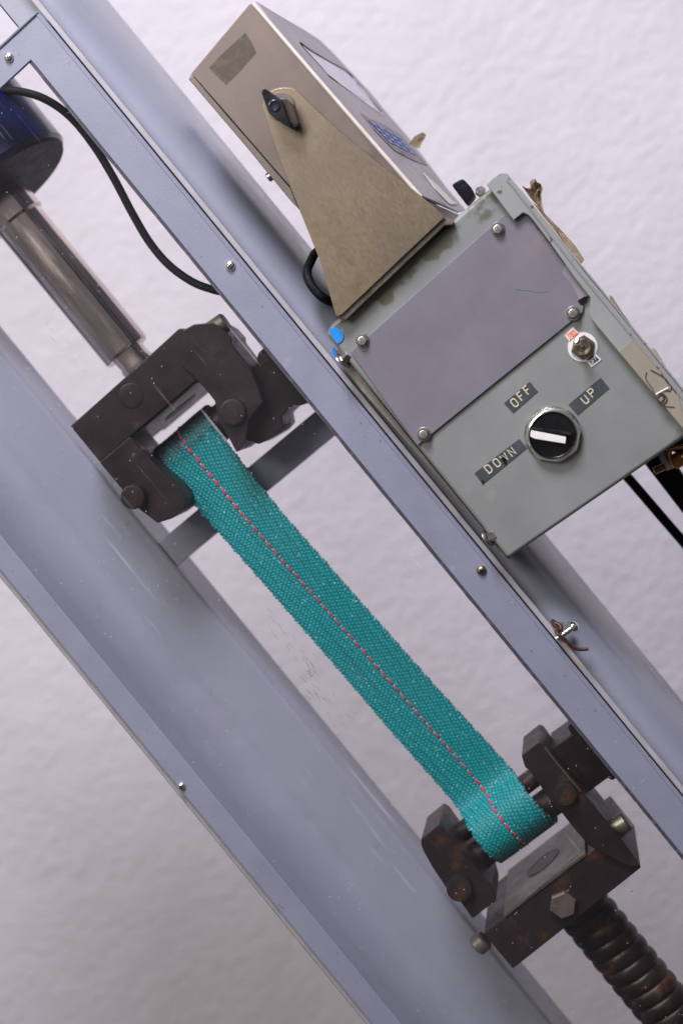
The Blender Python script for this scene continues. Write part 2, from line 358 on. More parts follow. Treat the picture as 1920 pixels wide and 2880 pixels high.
def pane_mat():
    M = bpy.data.materials.new('scratched_acrylic'); M.use_nodes = True
    nt = M.node_tree; N = nt.nodes; L = nt.links
    for n in list(N):
        if n.type == 'BSDF_PRINCIPLED': N.remove(n)
    out = [n for n in N if n.type == 'OUTPUT_MATERIAL'][0]
    tr = N.new('ShaderNodeBsdfTransparent'); tr.inputs[0].default_value = (0.99, 0.985, 0.985, 1)
    gl = N.new('ShaderNodeBsdfGlossy'); gl.inputs['Roughness'].default_value = 0.06
    df = N.new('ShaderNodeBsdfDiffuse'); df.inputs[0].default_value = (0.80, 0.76, 0.82, 1)
    fr = N.new('ShaderNodeValue'); fr.outputs[0].default_value = 0.014
    m1 = N.new('ShaderNodeMixShader'); L.new(fr.outputs[0], m1.inputs[0]); L.new(tr.outputs[0], m1.inputs[1]); L.new(gl.outputs[0], m1.inputs[2])
    tc = N.new('ShaderNodeTexCoord')
    # dust film + specks + streaky scratches running along the machine
    n = N.new('ShaderNodeTexNoise'); n.inputs['Scale'].default_value = 9; n.inputs['Detail'].default_value = 5; L.new(tc.outputs['Object'], n.inputs[0])
    film = N.new('ShaderNodeMapRange'); film.inputs[1].default_value = 0.3; film.inputs[2].default_value = 0.7
    film.inputs[3].default_value = 0.0; film.inputs[4].default_value = 0.009; L.new(n.outputs[0], film.inputs[0])
    vo = N.new('ShaderNodeTexVoronoi'); vo.inputs['Scale'].default_value = 150; L.new(tc.outputs['Object'], vo.inputs['Vector'])
    rs = N.new('ShaderNodeValToRGB'); rs.color_ramp.elements[0].position = 0.025; rs.color_ramp.elements[0].color = (0.55, 0.55, 0.55, 1)
    rs.color_ramp.elements[1].position = 0.06; rs.color_ramp.elements[1].color = (0, 0, 0, 1); L.new(vo.outputs['Distance'], rs.inputs[0])
    mp = N.new('ShaderNodeMapping'); mp.inputs['Rotation'].default_value = (0, math.radians(-4), 0); mp.inputs['Scale'].default_value = (900, 1, 14); L.new(tc.outputs['Object'], mp.inputs[0])
    ns = N.new('ShaderNodeTexNoise'); ns.inputs['Scale'].default_value = 1; ns.inputs['Detail'].default_value = 2; L.new(mp.outputs[0], ns.inputs[0])
    rr = N.new('ShaderNodeValToRGB'); rr.color_ramp.elements[0].position = 0.66; rr.color_ramp.elements[1].position = 0.74
    rr.color_ramp.elements[1].color = (0.22, 0.22, 0.22, 1); L.new(ns.outputs[0], rr.inputs[0])
    n2 = N.new('ShaderNodeTexNoise'); n2.inputs['Scale'].default_value = 16; n2.inputs['Detail'].default_value = 2; L.new(tc.outputs['Object'], n2.inputs[0])
    r4 = N.new('ShaderNodeValToRGB'); r4.color_ramp.elements[0].position = 0.52; r4.color_ramp.elements[1].position = 0.62; L.new(n2.outputs[0], r4.inputs[0])
    ml = N.new('ShaderNodeMath'); ml.operation = 'MULTIPLY'; L.new(rr.outputs[0], ml.inputs[0]); L.new(r4.outputs[0], ml.inputs[1])
    a = N.new('ShaderNodeMath'); a.operation = 'ADD'; L.new(film.outputs[0], a.inputs[0]); L.new(rs.outputs[0], a.inputs[1])
    b = N.new('ShaderNodeMath'); b.operation = 'ADD'; b.use_clamp = True; L.new(a.outputs[0], b.inputs[0]); L.new(ml.outputs[0], b.inputs[1])
    m2 = N.new('ShaderNodeMixShader'); L.new(b.outputs[0], m2.inputs[0]); L.new(m1.outputs[0], m2.inputs[1]); L.new(df.outputs[0], m2.inputs[2])
    L.new(m2.outputs[0], out.inputs[0])
    return M
M_pane = pane_mat()

# ================================================================ wall
b = bmesh.new()
vs = [b.verts.new(p) for p in ((-2000, 650, -1900), (2000, 650, -1900), (2000, 650, 1900), (-2000, 650, 1900))]
b.faces.new(vs)
w = link('wall', b, M_wall, smooth=False, origin=(0, 650, 0)); w['kind'] = 'structure'; w['label'] = 'rough white plaster wall behind the machine'

# ================================================================ machine
mach = empty('testing_machine', (-66, 60, -470), 'tall grey painted frame of a tensile testing machine with clear door', 'machine')
def column(name, prof, mt, z0=-470, z1=430, label=None):
    b = bmesh.new(); nz = 2
    P = prof
    A = [b.verts.new((x, y, z0)) for x, y in P]; B = [b.verts.new((x, y, z1)) for x, y in P]
    n = len(P)
    for i in range(n): b.faces.new((A[i], A[(i+1) % n], B[(i+1) % n], B[i]))
    b.faces.new(A); b.faces.new(list(reversed(B)))
    return link(name, b, mt, mach, angle=40, label=label)
def ellprof(x0, x1, yf, yb, n=14, p=2.6, peak=None):
    xc = (x0+x1)/2 if peak is None else peak; out = []
    for k in range(n+1):
        a = math.pi*k/n; c = -math.cos(a); s = math.sin(a)
        hw = (xc-x0) if c < 0 else (x1-xc)
        out.append((xc+hw*math.copysign(abs(c)**(2/p), c), yb-(yb-yf)*abs(s)**(2/p)))
    return out
rx = at(0, 15, 12)[0]
right_prof = [(rx, 95), (rx, 12), (rx+1, 10.5), (47, 10), (51, 10.1), (55, 11.2), (59, 13.6), (63, 18.5), (66.5, 26), (69.3, 37), (71.4, 52), (72.4, 70), (72.6, 95)]
column('column', right_prof, M_col, label='column behind the control box')
lp = [(-111.4, 98), (-111.4, 64), (-112.0, 61.6), (-114, 60), (-146, 60)]
for k in range(1, 9):   # the face sweeps forward in a cove towards the door
    a = math.pi/2*k/8; lp.append((-146-21*math.sin(a), 60-30*(1-math.cos(a))))
lp += [(-167, 8), (-180.5, 8), (-180.5, 98)]
column('column', lp, M_col, label='wide column at the left of the clear window')
b = box_bm(-111.0, 33.6, 62, 74, 38.2, 56.6, 0.5); link('crossbar', b, M_cross, mach)
# cream edge of the body beside the door
def jag_strip(x0, x1, y0, y1, z0, z1, amp, step=7):
    b = bmesh.new(); n = int((z1-z0)/step); rows = []
    for i in range(n+1):
        z = z0+(z1-z0)*i/n; j = random.uniform(-amp, amp)
        rows.append([b.verts.new((x0+j*0.2, y0, z)), b.verts.new((x1+j, y0, z)), b.verts.new((x1+j, y1, z)), b.verts.new((x0, y1, z))])
    for A, B in zip(rows, rows[1:]):
        for k in range(4): b.faces.new((A[k], A[(k+1) % 4], B[(k+1) % 4], B[k]))
    b.faces.new(rows[0]); b.faces.new(list(reversed(rows[-1]))); return b
link('edge_strip', jag_strip(47.6, 50.4, 3.5, 9.4, -440, 430, 0.12), M_trim, mach)
link('edge_strip', jag_strip(-181.2, -176.5, 3.2, 7.9, -440, 380, 0.15), M_trim, mach)
link('black_edge_line', jag_strip(-182.6, -181.9, 6, 12, -440, 380, 0.3, 11), M_seal, mach)
# door: a ring frame with turned outer edge
XO, XI, XL, XLO, ZT, ZTI, ZB, ZBI = 46.9, 26.2, -164.0, -177.6, 323.5, 305.5, -440, -420
b = bmesh.new()
def ring(y, o, i):
    return ([b.verts.new((x, y, z)) for x, z in o], [b.verts.new((x, y, z)) for x, z in i])
O = [(XLO, ZB), (XO, ZB), (XO, ZT), (XLO, ZT)]; I = [(XL, ZBI), (XI, ZBI), (XI, ZTI), (XL, ZTI)]
o0, i0 = ring(0, O, I); o1, i1 = ring(2.4, O, I)
for k in range(4):
    j = (k+1) % 4
    b.faces.new((o0[k], o0[j], i0[j], i0[k])); b.faces.new((o1[k], i1[k], i1[j], o1[j]))
    b.faces.new((o0[k], o1[k], o1[j], o0[j])); b.faces.new((i0[k], i0[j], i1[j], i1[k]))
bmesh.ops.recalc_face_normals(b, faces=b.faces); bevel(b, 0.7, 3)
door = link('safety_door', b, M_frame, mach, label='grey framed door with clear scratched window')
# turned edge along the outer sides (a thin raised bead)
b = prism_bm([(44.9, ZB+2), (46.2, ZB+2), (46.2, ZT-1.6), (44.9, ZT-1.6)], -0.5, -0.02, 0.2)
link('edge_bead', b, M_frame, door)
link('edge_bead', tube_bm([(46.5, -0.2, ZT-0.8), (20, -0.2, ZT-0.8), (-170, -0.2, ZT-0.8)], 0.9, 8, k=0), M_frame, door)
b = box_bm(XL-6, XI+6, 3.0, 6.0, ZBI-6, ZTI+6, 0)
link('window_pane', b, M_pane, door, smooth=False)
b = jag_strip(24.4, XI+2, 1.0, 2.9, ZBI, ZTI, 0.0)
for v in b.verts:
    if v.co.x < 25.5: v.co.x += random.uniform(-0.12, 0.12)
link('window_seal', b, M_seal, door)
# fine dark scratches and smears rubbed into the outside of the window
sc = bmesh.new(); rnd = random.Random(3)
for (cx, cy, wx, n_) in ((800, 1790, 60, 16), (860, 1880, 70, 22), (930, 2010, 60, 12), (190, 985, 60, 9), (60, 700, 40, 5), (330, 1500, 90, 6)):
    for k in range(n_):
        t = rnd.gauss(0, 1)*wx; px = cx+t*0.72+rnd.gauss(0, 14); py = cy+t*0.95+rnd.gauss(0, 14)
        L_ = rnd.uniform(6, 34); a = math.radians(51+rnd.gauss(0, 5))
        tube_bm([at(px, py, 2.95), at(px+math.cos(a)*L_*0.5+rnd.uniform(-1, 1), py+math.sin(a)*L_*0.5, 2.95), at(px+math.cos(a)*L_, py+math.sin(a)*L_, 2.95)], rnd.uniform(0.04, 0.10), 4, sc, 2)
for px, py in ((862, 1887), (866, 1893), (871, 1900), (1590, 2505), (1770, 2507)):
    tube_bm([at(px, py, 2.9), at(px+6, py+1, 2.9), at(px+9, py-4, 2.9)], 0.22, 5, sc, 2)
so = link('scratches', sc, mat('grey_scratch', (0.16, 0.15, 0.14), 0.6), door); so['kind'] = 'stuff'
# cross head screws
def screw_mesh(r=3.1, metal=M_zinc):
    b = lathe_bm([(r, 0), (r, -0.4), (r*0.92, -1.1), (r*0.7, -1.8), (r*0.4, -2.15), (0, -2.25)], (0, 0, 0), (0, 1, 0), 32)
    for a in (0.5, 0.5+math.pi/2):
        d = Vector((math.cos(a), 0, math.sin(a))); e = Vector((-d.z, 0, d.x))
        q = [d*s1*r*0.52+e*s2*r*0.11+Vector((0, -2.32, 0)) for s1, s2 in ((-1, -1), (1, -1), (1, 1), (-1, 1))]
        q2 = [v+Vector((0, 0.9, 0)) for v in q]
        A = [b.verts.new(v) for v in q]; B = [b.verts.new(v) for v in q2]
        fs = [b.faces.new(A)]+[b.faces.new((A[k], B[k], B[(k+1) % 4], A[(k+1) % 4])) for k in range(4)]
        for f in fs: f.material_index = 1
    for v in b.verts: v.co = v.co
    o = link('cross_head_screw', b, [metal, M_bplast], None, origin=(0, 0, 0))
    return o
proto = screw_mesh()
first = True
for px, py, mt in ((26, 162, None), (648, 748, None), (1353, 1604, M_brass), (511, 2211, None)):
    s = proto if first else proto.copy()
    if not first: COL.objects.link(s)
    first = False
    s.parent = door; s.location = Vector(at(px, py, -0.1))/1000 - wloc(door)
    s.rotation_euler = (0, random.uniform(0, 1.2), 0); s.scale = (0.9, 0.9, 0.9)
    if mt:
        s.data = s.data.copy(); s.data.materials[0] = mt; s['label'] = 'brownish cross head screw'
    if px == 511: s.scale = (0.78, 0.78, 0.78)

# ================================================================ control box
box = empty('control_box', (120, 30, -86), 'scuffed grey green control box with rotary selector and toggle switch', 'control box')
YP = -12
front = [(58.3, 80.3), (62, 83.2), (186.3, 84.0), (186.3, -86.3), (130, -82.7), (57.3, -77.8)]
b = prism_bm(front, YP, 8, 2.6, 4)
zmask(M_panel, 62, 80, (0.10, 0.092, 0.06), 75, 0.93, 0.8)
zmask(M_panel, -72, -86, (0.14, 0.14, 0.13), 90, 0.9, 0.5)  # darker grey towards the bottom edge, broken up by noise
body = link('front_panel', b, M_panel, box)
b = box_bm(74, 186, 8.01, 78, -80, 83, 1.5); link('housing', b, M_lip, box)
# cover plate
pl = [(985, 990), (1417, 603), (1443, 620), (1470, 601), (1484, 607), (1498, 624), (1532, 668), (1575, 726), (1612, 777), (1657, 831), (1628, 845), (1640, 862), (1637, 878), (1173, 1253)]
b = prism_bm(T(pl, YP-1.6), YP-1.6, YP-0.02, 0.35)
zmask(M_plate, -37.5, -41.5, (0.13, 0.055, 0.02), 260, 0.90, 0.8)
zmask(M_plate, 38.5, 42, (0.16, 0.10, 0.08), 200, 0.95, 0.7)
zmask(M_plate, 57.5, 62, (0.10, 0.05, 0.035), 240, 0.99, 0.6, axis='X')
plate = link('cover_plate', b, M_plate, box, label='lavender grey cover plate held by four hex screws')
b = prism_bm(T([(1589, 742), (1605, 733), (1632, 772), (1655, 815), (1655, 829), (1628, 842), (1610, 806), (1580, 770)], YP-1.75), YP-1.78, YP-1.62, 0.02)
link('clear_tape_patch', b, mat('aged_clear_tape', (0.25, 0.22, 0.25), 0.25, var=0.08), plate)
# blue pen mark
link('pen_mark', tube_bm([at(px, py, YP-1.65) for px, py in ((1448, 814), (1470, 816), (1492, 818), (1505, 822), (1525, 822), (1540, 818))], 0.12, 6), mat('pen_blue', (0.10, 0.11, 0.26), 0.5), plate)
b = prism_bm(T([(1623, 846), (1643, 833), (1650, 842), (1632, 858)], YP-2), YP-1.9, YP-1.7, 0.02)
link('open_slot', b, M_bplast, plate)
# hex screws with a triangle mark
def hexscrew():
    b = lathe_bm([(3.75, 0), (3.8, -0.5), (3.5, -0.8)], (0, 0, 0), (0, 1, 0), 32)
    lathe_bm([(3.45, 0.78), (3.45, 0.85), (2.9, 0.9)], (0, 0, 0), (0, -1, 0), 32, b, False, 1)
    hexp((0, -0.7, 0), (0, -1, 0), 3.0, 2.1, 0.5, b, mi=1)
    lathe_bm([(2.25, 2.7), (2.25, 2.95), (2.05, 3.05), (0, 3.05)], (0, 0, 0), (0, -1, 0), 28, b, False, 0)
    return link('hex_screw', b, [M_zinc, M_hexside], plate, origin=(0, 0, 0))
h0 = hexscrew()
tri = [(-0.95, -0.7), (0.95, -0.7), (0, 1.05)]
tb = ribbon_bm([(tri, True)], (0, -3.06, 0), Vector((1, 0, 0)), Vector((0, 0, 1)), Vector((0, -1, 0)), 0.42, 0.15)
tm = link('triangle_mark', tb, M_hexside, h0, origin=(0, 0, 0)); tm.location = (0, 0, 0)
db = lathe_bm([(2.15, -2.9), (2.15, -3.0), (1.95, -3.0)], (0, 0, 0), (0, 1, 0), 24, cap=False)
wl = wloc(plate)
for k, (px, py) in enumerate(((1399, 645), (1610, 881), (1019, 958), (1191, 1221))):
    loc = Vector(at(px, py, YP-1.62))/1000 - wl
    h = h0 if k == 0 else copy_tree(h0, plate, loc)
    h.location = loc; h.rotation_euler = (0, [0.55, 0.6, 0.3, 0.75][k], 0)
# right flange (folded lip of the lid)
lip = [(1367, 519), (1382, 503), (1407, 486), (1419, 487), (1468, 538), (1641, 763), (1779, 930), (1925, 1110), (1985, 1190), (1972, 1262), (1920, 1204), (1737, 988), (1663, 898), (1656, 878),
       (1660, 838), (1612, 777), (1575, 724), (1532, 664), (1498, 619), (1484, 604), (1470, 598), (1443, 619), (1394, 553)]
b = prism_bm(T(lip, YP-5), YP-5, YP-2.1, 0.5)
flange = link('side_flange', b, M_lip, box, label='pale flange with chipped paint along the right side')
lo = [at(px, py, YP-5.3) for px, py in ((1424, 505), (1462, 551), (1632, 771), (1770, 938), (1912, 1114), (1975, 1192))]
link('flange_ridge', tube_bm(lo, 0.55, 8, k=3), M_lip, flange)
b = prism_bm([(186.9, 84), (187.9, 84), (187.9, -90), (186.9, -90)], YP-3.6, 70, 0.2)
link('side_wall', b, M_lip, box)
# packing tape on the flange
tp = [(1739, 989), (1785, 948), (1800, 963), (1850, 1026), (1900, 1090), (1918, 1160), (1960, 1235), (1955, 1250), (1920, 1205)]
b = prism_bm(T(tp, YP-5.15), YP-5.45, YP-5.03, 0.05)
tape = link('packing_tape', b, M_tan, box, label='tan packing tape with hairs stuck under it')
for pts, rad in ((((1817, 1046), (1814, 1062), (1822, 1078), (1833, 1094), (1845, 1120), (1860, 1140), (1895, 1145)), 0.22),
                 (((1827, 1040), (1850, 1052), (1870, 1066), (1884, 1085), (1900, 1105)), 0.3),
                 (((1858, 1050), (1872, 1072), (1886, 1088), (1880, 1100), (1862, 1095)), 0.25),
                 (((1848, 1118), (1862, 1108), (1874, 1124), (1862, 1138), (1852, 1128)), 0.35),
                 (((1852, 1105), (1866, 1118), (1858, 1132)), 0.5)):
    link('stuck_hair', tube_bm([at(px, py, YP-5.7) for px, py in pts], rad, 6), M_hair, tape)
link('tape_crease', tube_bm([at(px, py, YP-5.75) for px, py in ((1843, 1110), (1860, 1100), (1878, 1091))], 0.45, 6), M_white, tape)
# scraps of old tape hanging off the back of the flange
def scrap(pts, y, mt, par, name='tape_scrap', th=0.5, amp=1.2):
    P = T(pts, y); b = bmesh.new(); n = len(P)
    cx = sum(p[0] for p in P)/n; cz = sum(p[1] for p in P)/n
    rings = []
    for s in (1.0, 0.66, 0.33):
        rings.append([b.verts.new((cx+(x-cx)*s, y+random.uniform(-amp, amp), cz+(z-cz)*s)) for x, z in P])
    c = b.verts.new((cx, y, cz))
    for A, B in zip(rings, rings[1:]):
        for k in range(n): b.faces.new((A[k], A[(k+1) % n], B[(k+1) % n], B[k]))
    for k in range(n): b.faces.new((rings[-1][k], rings[-1][(k+1) % n], c))
    r = bmesh.ops.solidify(b, geom=b.faces[:], thickness=th)
    return link(name, b, mt, par, angle=60)
scrap([(1466, 522), (1476, 528), (1490, 527), (1489, 510), (1497, 503), (1505, 505), (1509, 513), (1520, 517), (1525, 530), (1521, 547), (1523, 575), (1530, 600), (1521, 592), (1508, 575), (1490, 555)], 8, M_brownp, box, amp=2.5)
scrap([(1495, 566), (1530, 600), (1555, 625), (1585, 655), (1620, 695), (1642, 730), (1632, 745), (1600, 705), (1560, 650), (1520, 600)], 6, M_scrap, box, amp=1.0)
scrap([(1712, 828), (1722, 836), (1748, 878), (1775, 915), (1812, 962), (1806, 968), (1770, 925), (1740, 885), (1716, 850)], 6, M_scrap, box, amp=1.0)
scrap([(1822, 981), (1838, 978), (1848, 990), (1866, 1022), (1878, 1046), (1870, 1052), (1850, 1030), (1832, 1005)], 2, M_cream, box, amp=0.5)
scrap([(1768, 915), (1790, 935), (1816, 972), (1806, 975), (1785, 950)], 4, M_scrap, box, amp=0.5)
# mounting strip with two flange bolts at the left
ms = [(944, 985), (966, 985), (990, 1012), (1058, 1098), (1168, 1238), (1427, 1556), (1436, 1572), (1415, 1566), (1340, 1470), (1125, 1222), (1023, 1106), (944, 1006)]
b = prism_bm(T(ms, -4), -4, 8, 0.4)
strip = link('mounting_strip', b, mat('olive_strip', (0.24, 0.22, 0.19), 0.5, var=0.15, vscale=80, spots=[(70, 0.55, 0.1, (0.33, 0.32, 0.32), 0.6), (150, 0.62, 0.04, (0.02, 0.2, 0.2), 0.4)]), box)
link('dark_gap', prism_bm(T([(990, 1018), (1060, 1104), (1168, 1243), (1427, 1562), (1434, 1572), (1422, 1566), (1160, 1244), (1050, 1107), (986, 1022)], -4.6), -4.6, -4.05, 0.05), M_bplast, strip)
def flbolt():
    b = lathe_bm([(4.9, -2.2), (5.2, -1.8), (4.6, -1.0), (3.2, -0.4)], (0, 0, 0), (1, 0, 0), 32)
    hexp((-0.6, 0, 0), (1, 0, 0), 3.3, 4.6, 0.5, b)
    return link('flange_bolt', b, M_steel, strip, origin=(0, 0, 0))
f0 = flbolt(); wl = wloc(strip)
f0.location = Vector(at(970, 1008, -9))/1000-wl; f0.rotation_euler = (0.2, -0.12, -0.35)
f1 = f0.copy(); COL.objects.link(f1); f1.location = Vector(at(1378, 1509, -9))/1000-wl; f1.rotation_euler = (0.7, 0.05, -0.35)
b = prism_bm(T([(925, 926), (933, 922), (941, 921), (950, 923), (957, 927), (965, 938), (967, 947), (963, 957), (956, 964), (949, 967), (940, 957), (931, 941)], YP-0.5), YP-0.6, YP-0.02, 0.1)
link('blue_tape', b, M_btape, box)
b = prism_bm(T([(935, 979), (939, 976), (946, 990), (948, 1003), (941, 1007), (932, 990)], -4.6), -4.7, -4.0, 0.1)
link('blue_tape', b, M_btape, box)

# ---- embossed labels
G = {
 'O': [([(-.3, -.32), (-.16, -.5), (.16, -.5), (.3, -.32), (.3, .32), (.16, .5), (-.16, .5), (-.3, .32)], True)],
 'D': [([(-.3, -.5), (.1, -.5), (.3, -.3), (.3, .3), (.1, .5), (-.3, .5)], True)],
 'F': [([(-.28, -.5), (-.28, .5), (.28, .5)], False), ([(-.28, .04), (.18, .04)], False)],
 'U': [([(-.3, .5), (-.3, -.32), (-.16, -.5), (.16, -.5), (.3, -.32), (.3, .5)], False)],
 'P': [([(-.28, -.5), (-.28, .5), (.14, .5), (.3, .36), (.3, .14), (.14, 0), (-.28, 0)], False)],
 'N': [([(-.3, -.5), (-.3, .5), (.3, -.5), (.3, .5)], False)],
 'W': [([(-.38, .5), (-.2, -.5), (0, .3), (.2, -.5), (.38, .5)], False)],
}
def glyphs(word, centers, dirpx, height, y, width, h, mt, parent, name='lettering'):
    a = Vector(at(*dirpx[0], y)); c = Vector(at(*dirpx[1], y)); ux = (c-a).normalized(); uy = Vector((-ux.z, 0, ux.x))
    bm = bmesh.new()
    for ch, (px, py) in zip(word, centers):
        st = [([(p[0]*height*0.98, p[1]*height) for p in s], cl) for s, cl in G[ch]]
        ribbon_bm(st, Vector(at(px, py, y)), ux, uy, Vector((0, -1, 0)), width, h, bm)
    return link(name, bm, mt, parent, smooth=False)
def label_tape(corners, word, centers, dirpx):
    b = prism_bm(T(corners, YP-0.35), YP-0.35, YP-0.02, 0.08)
    t = link('label_tape', b, M_tape, box, label='dark embossed label reading '+word)
    glyphs(word, centers, dirpx, 4.5, YP-0.36, 0.75, 0.3, M_letter, t)
    return t
label_tape([(1416, 1134), (1488, 1073), (1497, 1083), (1498, 1087), (1512, 1101), (1442, 1162)], 'OFF', [(1446, 1133), (1464, 1114), (1482, 1097)], ((1442, 1162), (1512, 1101)))
label_tape([(1597, 1138), (1688, 1062), (1712, 1092), (1623, 1168)], 'UP', [(1644, 1124), (1663, 1105)], ((1623, 1168), (1712, 1092)))
dn = label_tape([(1333, 1331), (1459, 1234), (1481, 1260), (1357, 1362)], 'DOWN', [(1373, 1319), (1396, 1302), (1417, 1287), (1438, 1271)], ((1357, 1362), (1481, 1260)))
b = prism_bm(T([(1408, 1290), (1414, 1283), (1421, 1290), (1424, 1302), (1421, 1308), (1416, 1302)], YP-0.7), YP-0.72, YP-0.5, 0.02)
link('ink_blot', b, M_bplast, dn)
link('ink_blot', prism_bm(T([(1352, 1352), (1357, 1350), (1361, 1356), (1356, 1363)], YP-0.5), YP-0.5, YP-0.37, 0.02), M_bplast, dn)

# ---- rotary selector
kc = Vector(at(1553, 1222, YP-0.02))
def local(px, py, y): return at(px, py, y)
octo = [(1536, 1143), (1596, 1153), (1633, 1206), (1621, 1268), (1573, 1300), (1511, 1292), (1474, 1240), (1484, 1180)]
b = prism_bm(T(octo, YP-3.4), YP-4.0, YP-0.45, 1.1, 1)
sel = link('selector_switch', b, M_zinc, box, label='octagonal chrome nut with black rotary knob')
b = lathe_bm([(15.2, 0), (15.3, 0.35), (14.8, 0.38)], kc, (0, -1, 0), 56); link('washer', b, M_brass, sel)
b = lathe_bm([(13.6, 3.6), (13.7, 4.6), (13.3, 5.2), (12.7, 5.4), (12.35, 5.0), (12.2, 3.6)], kc, (0, -1, 0), 64, cap=False)
link('bezel_ring', b, M_chrome, sel)
b = lathe_bm([(12.35, 3.3), (12.35, 4.6), (11.9, 4.9), (11.6, 4.4), (0, 4.3)], kc, (0, -1, 0), 56, cap=False)
knob = link('knob_disc', b, M_bplast, sel)
# raised grip wall and white pointer
yk = YP-5
b = prism_bm(T([(1497, 1199), (1607, 1214), (1606, 1227), (1495, 1212)], yk), yk-4.2, yk+0.8, 0.5); link('grip', b, M_bplast, knob)
b = bmesh.new()
for k in range(8):
    for base in (0.02, 0.74):
        t = base+k*0.03
        px = 1499+t*108; py = 1204+t*15
        x, _, z = at(px, py, yk); box_bm(x-0.16, x+0.16, yk-4.5, yk-4.15, z-0.9, z+0.9, 0, b)
link('grip_ribs', b, mat('ribbed_black', (0.03, 0.026, 0.035), 0.35), knob)
b = prism_bm(T([(1491, 1214), (1494, 1210), (1591, 1229), (1589, 1248), (1502, 1234), (1490, 1228)], yk-4.2), yk-4.4, yk-1.2, 0.3)
link('white_pointer', b, M_white, knob)

# ---- toggle switch
tc_ = Vector(at(1637, 976, YP-0.02))
b = lathe_bm([(7.9, 0), (7.9, 0.35), (7.7, 0.4), (0, 0.4)], tc_, (0, -1, 0), 48, cap=False)
prism_bm(T([(1587, 944), (1610, 921), (1628, 938), (1601, 962)], YP-0.42), YP-0.42, YP-0.03, 0.05, 1, b)
prism_bm(T([(1646, 1012), (1673, 994), (1690, 1012), (1662, 1033)], YP-0.42), YP-0.42, YP-0.03, 0.05, 1, b)
tog = link('toggle_switch', b, M_sticker, box, label='small toggle switch on a white ON OFF sticker')
on_ = link('orange_field', prism_bm(T([(1592, 943), (1610, 927), (1623, 939), (1605, 957)], YP-0.5), YP-0.5, YP-0.43, 0), M_orange, tog)
glyphs('ON', [(1603, 947), (1612, 938)], ((1604, 957), (1623, 939)), 2.0, YP-0.51, 0.38, 0.05, M_sticker, tog, 'on_print')
link('black_field', prism_bm(T([(1652, 1015), (1673, 1000), (1684, 1012), (1663, 1026)], YP-0.5), YP-0.5, YP-0.43, 0), M_blkprint, tog)
glyphs('OFF', [(1661, 1018), (1668, 1013), (1674, 1007)], ((1663, 1026), (1684, 1012)), 2.0, YP-0.51, 0.34, 0.05, M_sticker, tog, 'off_print')
b = hexp(tc_+Vector((0, -0.42, 0)), (0, -1, 0), 6.6, 1.8, 0.4); link('nut', b, M_brass, tog)
b = lathe_bm([(4.6, 2.2), (4.6, 3.4), (4.2, 3.8), (3.0, 3.6), (2.2, 3.0)], tc_, (0, -1, 0), 36); link('bushing', b, M_brass, tog)
e = Vector(at(1622, 960, YP-13)); s0 = tc_+Vector((0, -2.6, 0))
ax = (e-s0).normalized(); Ls = (e-s0).length
b = lathe_bm([(1.15, 0), (1.25, Ls*0.5), (1.7, Ls*0.8), (2.05, Ls*0.95), (1.9, Ls+0.7), (1.2, Ls+1.6), (0, Ls+1.9)], s0, ax, 24)
link('lever', b, M_chrome, tog)
# nut on top of the box and hanging bolt below it
b = hexp(Vector(at(1350, 541, 8)), (0.25, -1, 0.1), 3.0, 3, 0.4); cyl(Vector(at(1350, 541, 6)), (0.25, -1, 0.1), 1.7, 2.4, 0.3, 16, b)
link('top_nut', b, M_steel, box)
link('black_under_box', prism_bm(T([(1868, 1262), (1890, 1246), (1960, 1210), (1985, 1300), (1935, 1300), (1905, 1275)], 12), 12, 30, 0.5), M_bplast, box)
b = tube_bm([at(1857, 1262, 4), at(1862, 1283, 4), at(1872, 1300, 4), at(1884, 1318, 4)], 2.1, 10)
hang = link('hanger_hook', b, mat('grey_hook', (0.2, 0.2, 0.22), 0.4, 0.6), box)
link('bronze_hook', tube_bm([at(1930, 1255, 3), at(1888, 1262, 3), at(1880, 1274, 3), at(1886, 1300, 3), at(1894, 1316, 3)], 1.5, 10), M_bronze, box)
P0, P1 = Vector(at(1837, 1326, 6)), Vector(at(1872, 1309, 6))
d = (P1-P0).normalized(); n = int((P1-P0).length/0.5)
prof = [(0, 0)]+[(1.9+(0.35 if k % 2 else -0.1), 0.3+k*0.5) for k in range(n)]+[(1.5, n*0.5+0.4)]
link('bronze_bolt', lathe_bm(prof, P0, d, 20), M_bronze, box)
P2 = Vector(at(1892, 1300, 4)); b = hexp(P2, d, 4.6, 5, 0.6); cyl(P2+d*4.5, d, 3.2, 3, 0.6, 20, b)
link('bronze_nut', b, M_bronze, box)

# ================================================================ display unit
disp = empty('display_unit', (118, 30, 84), 'brushed steel weight display held in a steel bracket on the control box', 'display')
YD = -18
hs = [(530, 222), (540, 203), (700, 12), (711, 6), (720, 12), (1180, 548), (1186, 557), (1130, 700), (960, 700), (841, 590), (818, 560)]
side = T(hs, YD)
b = prism_bm(side, YD, YD+1.6, 0.5)
hd = link('housing_side', b, M_hous, disp, label='satin steel side with a patch of glue residue')
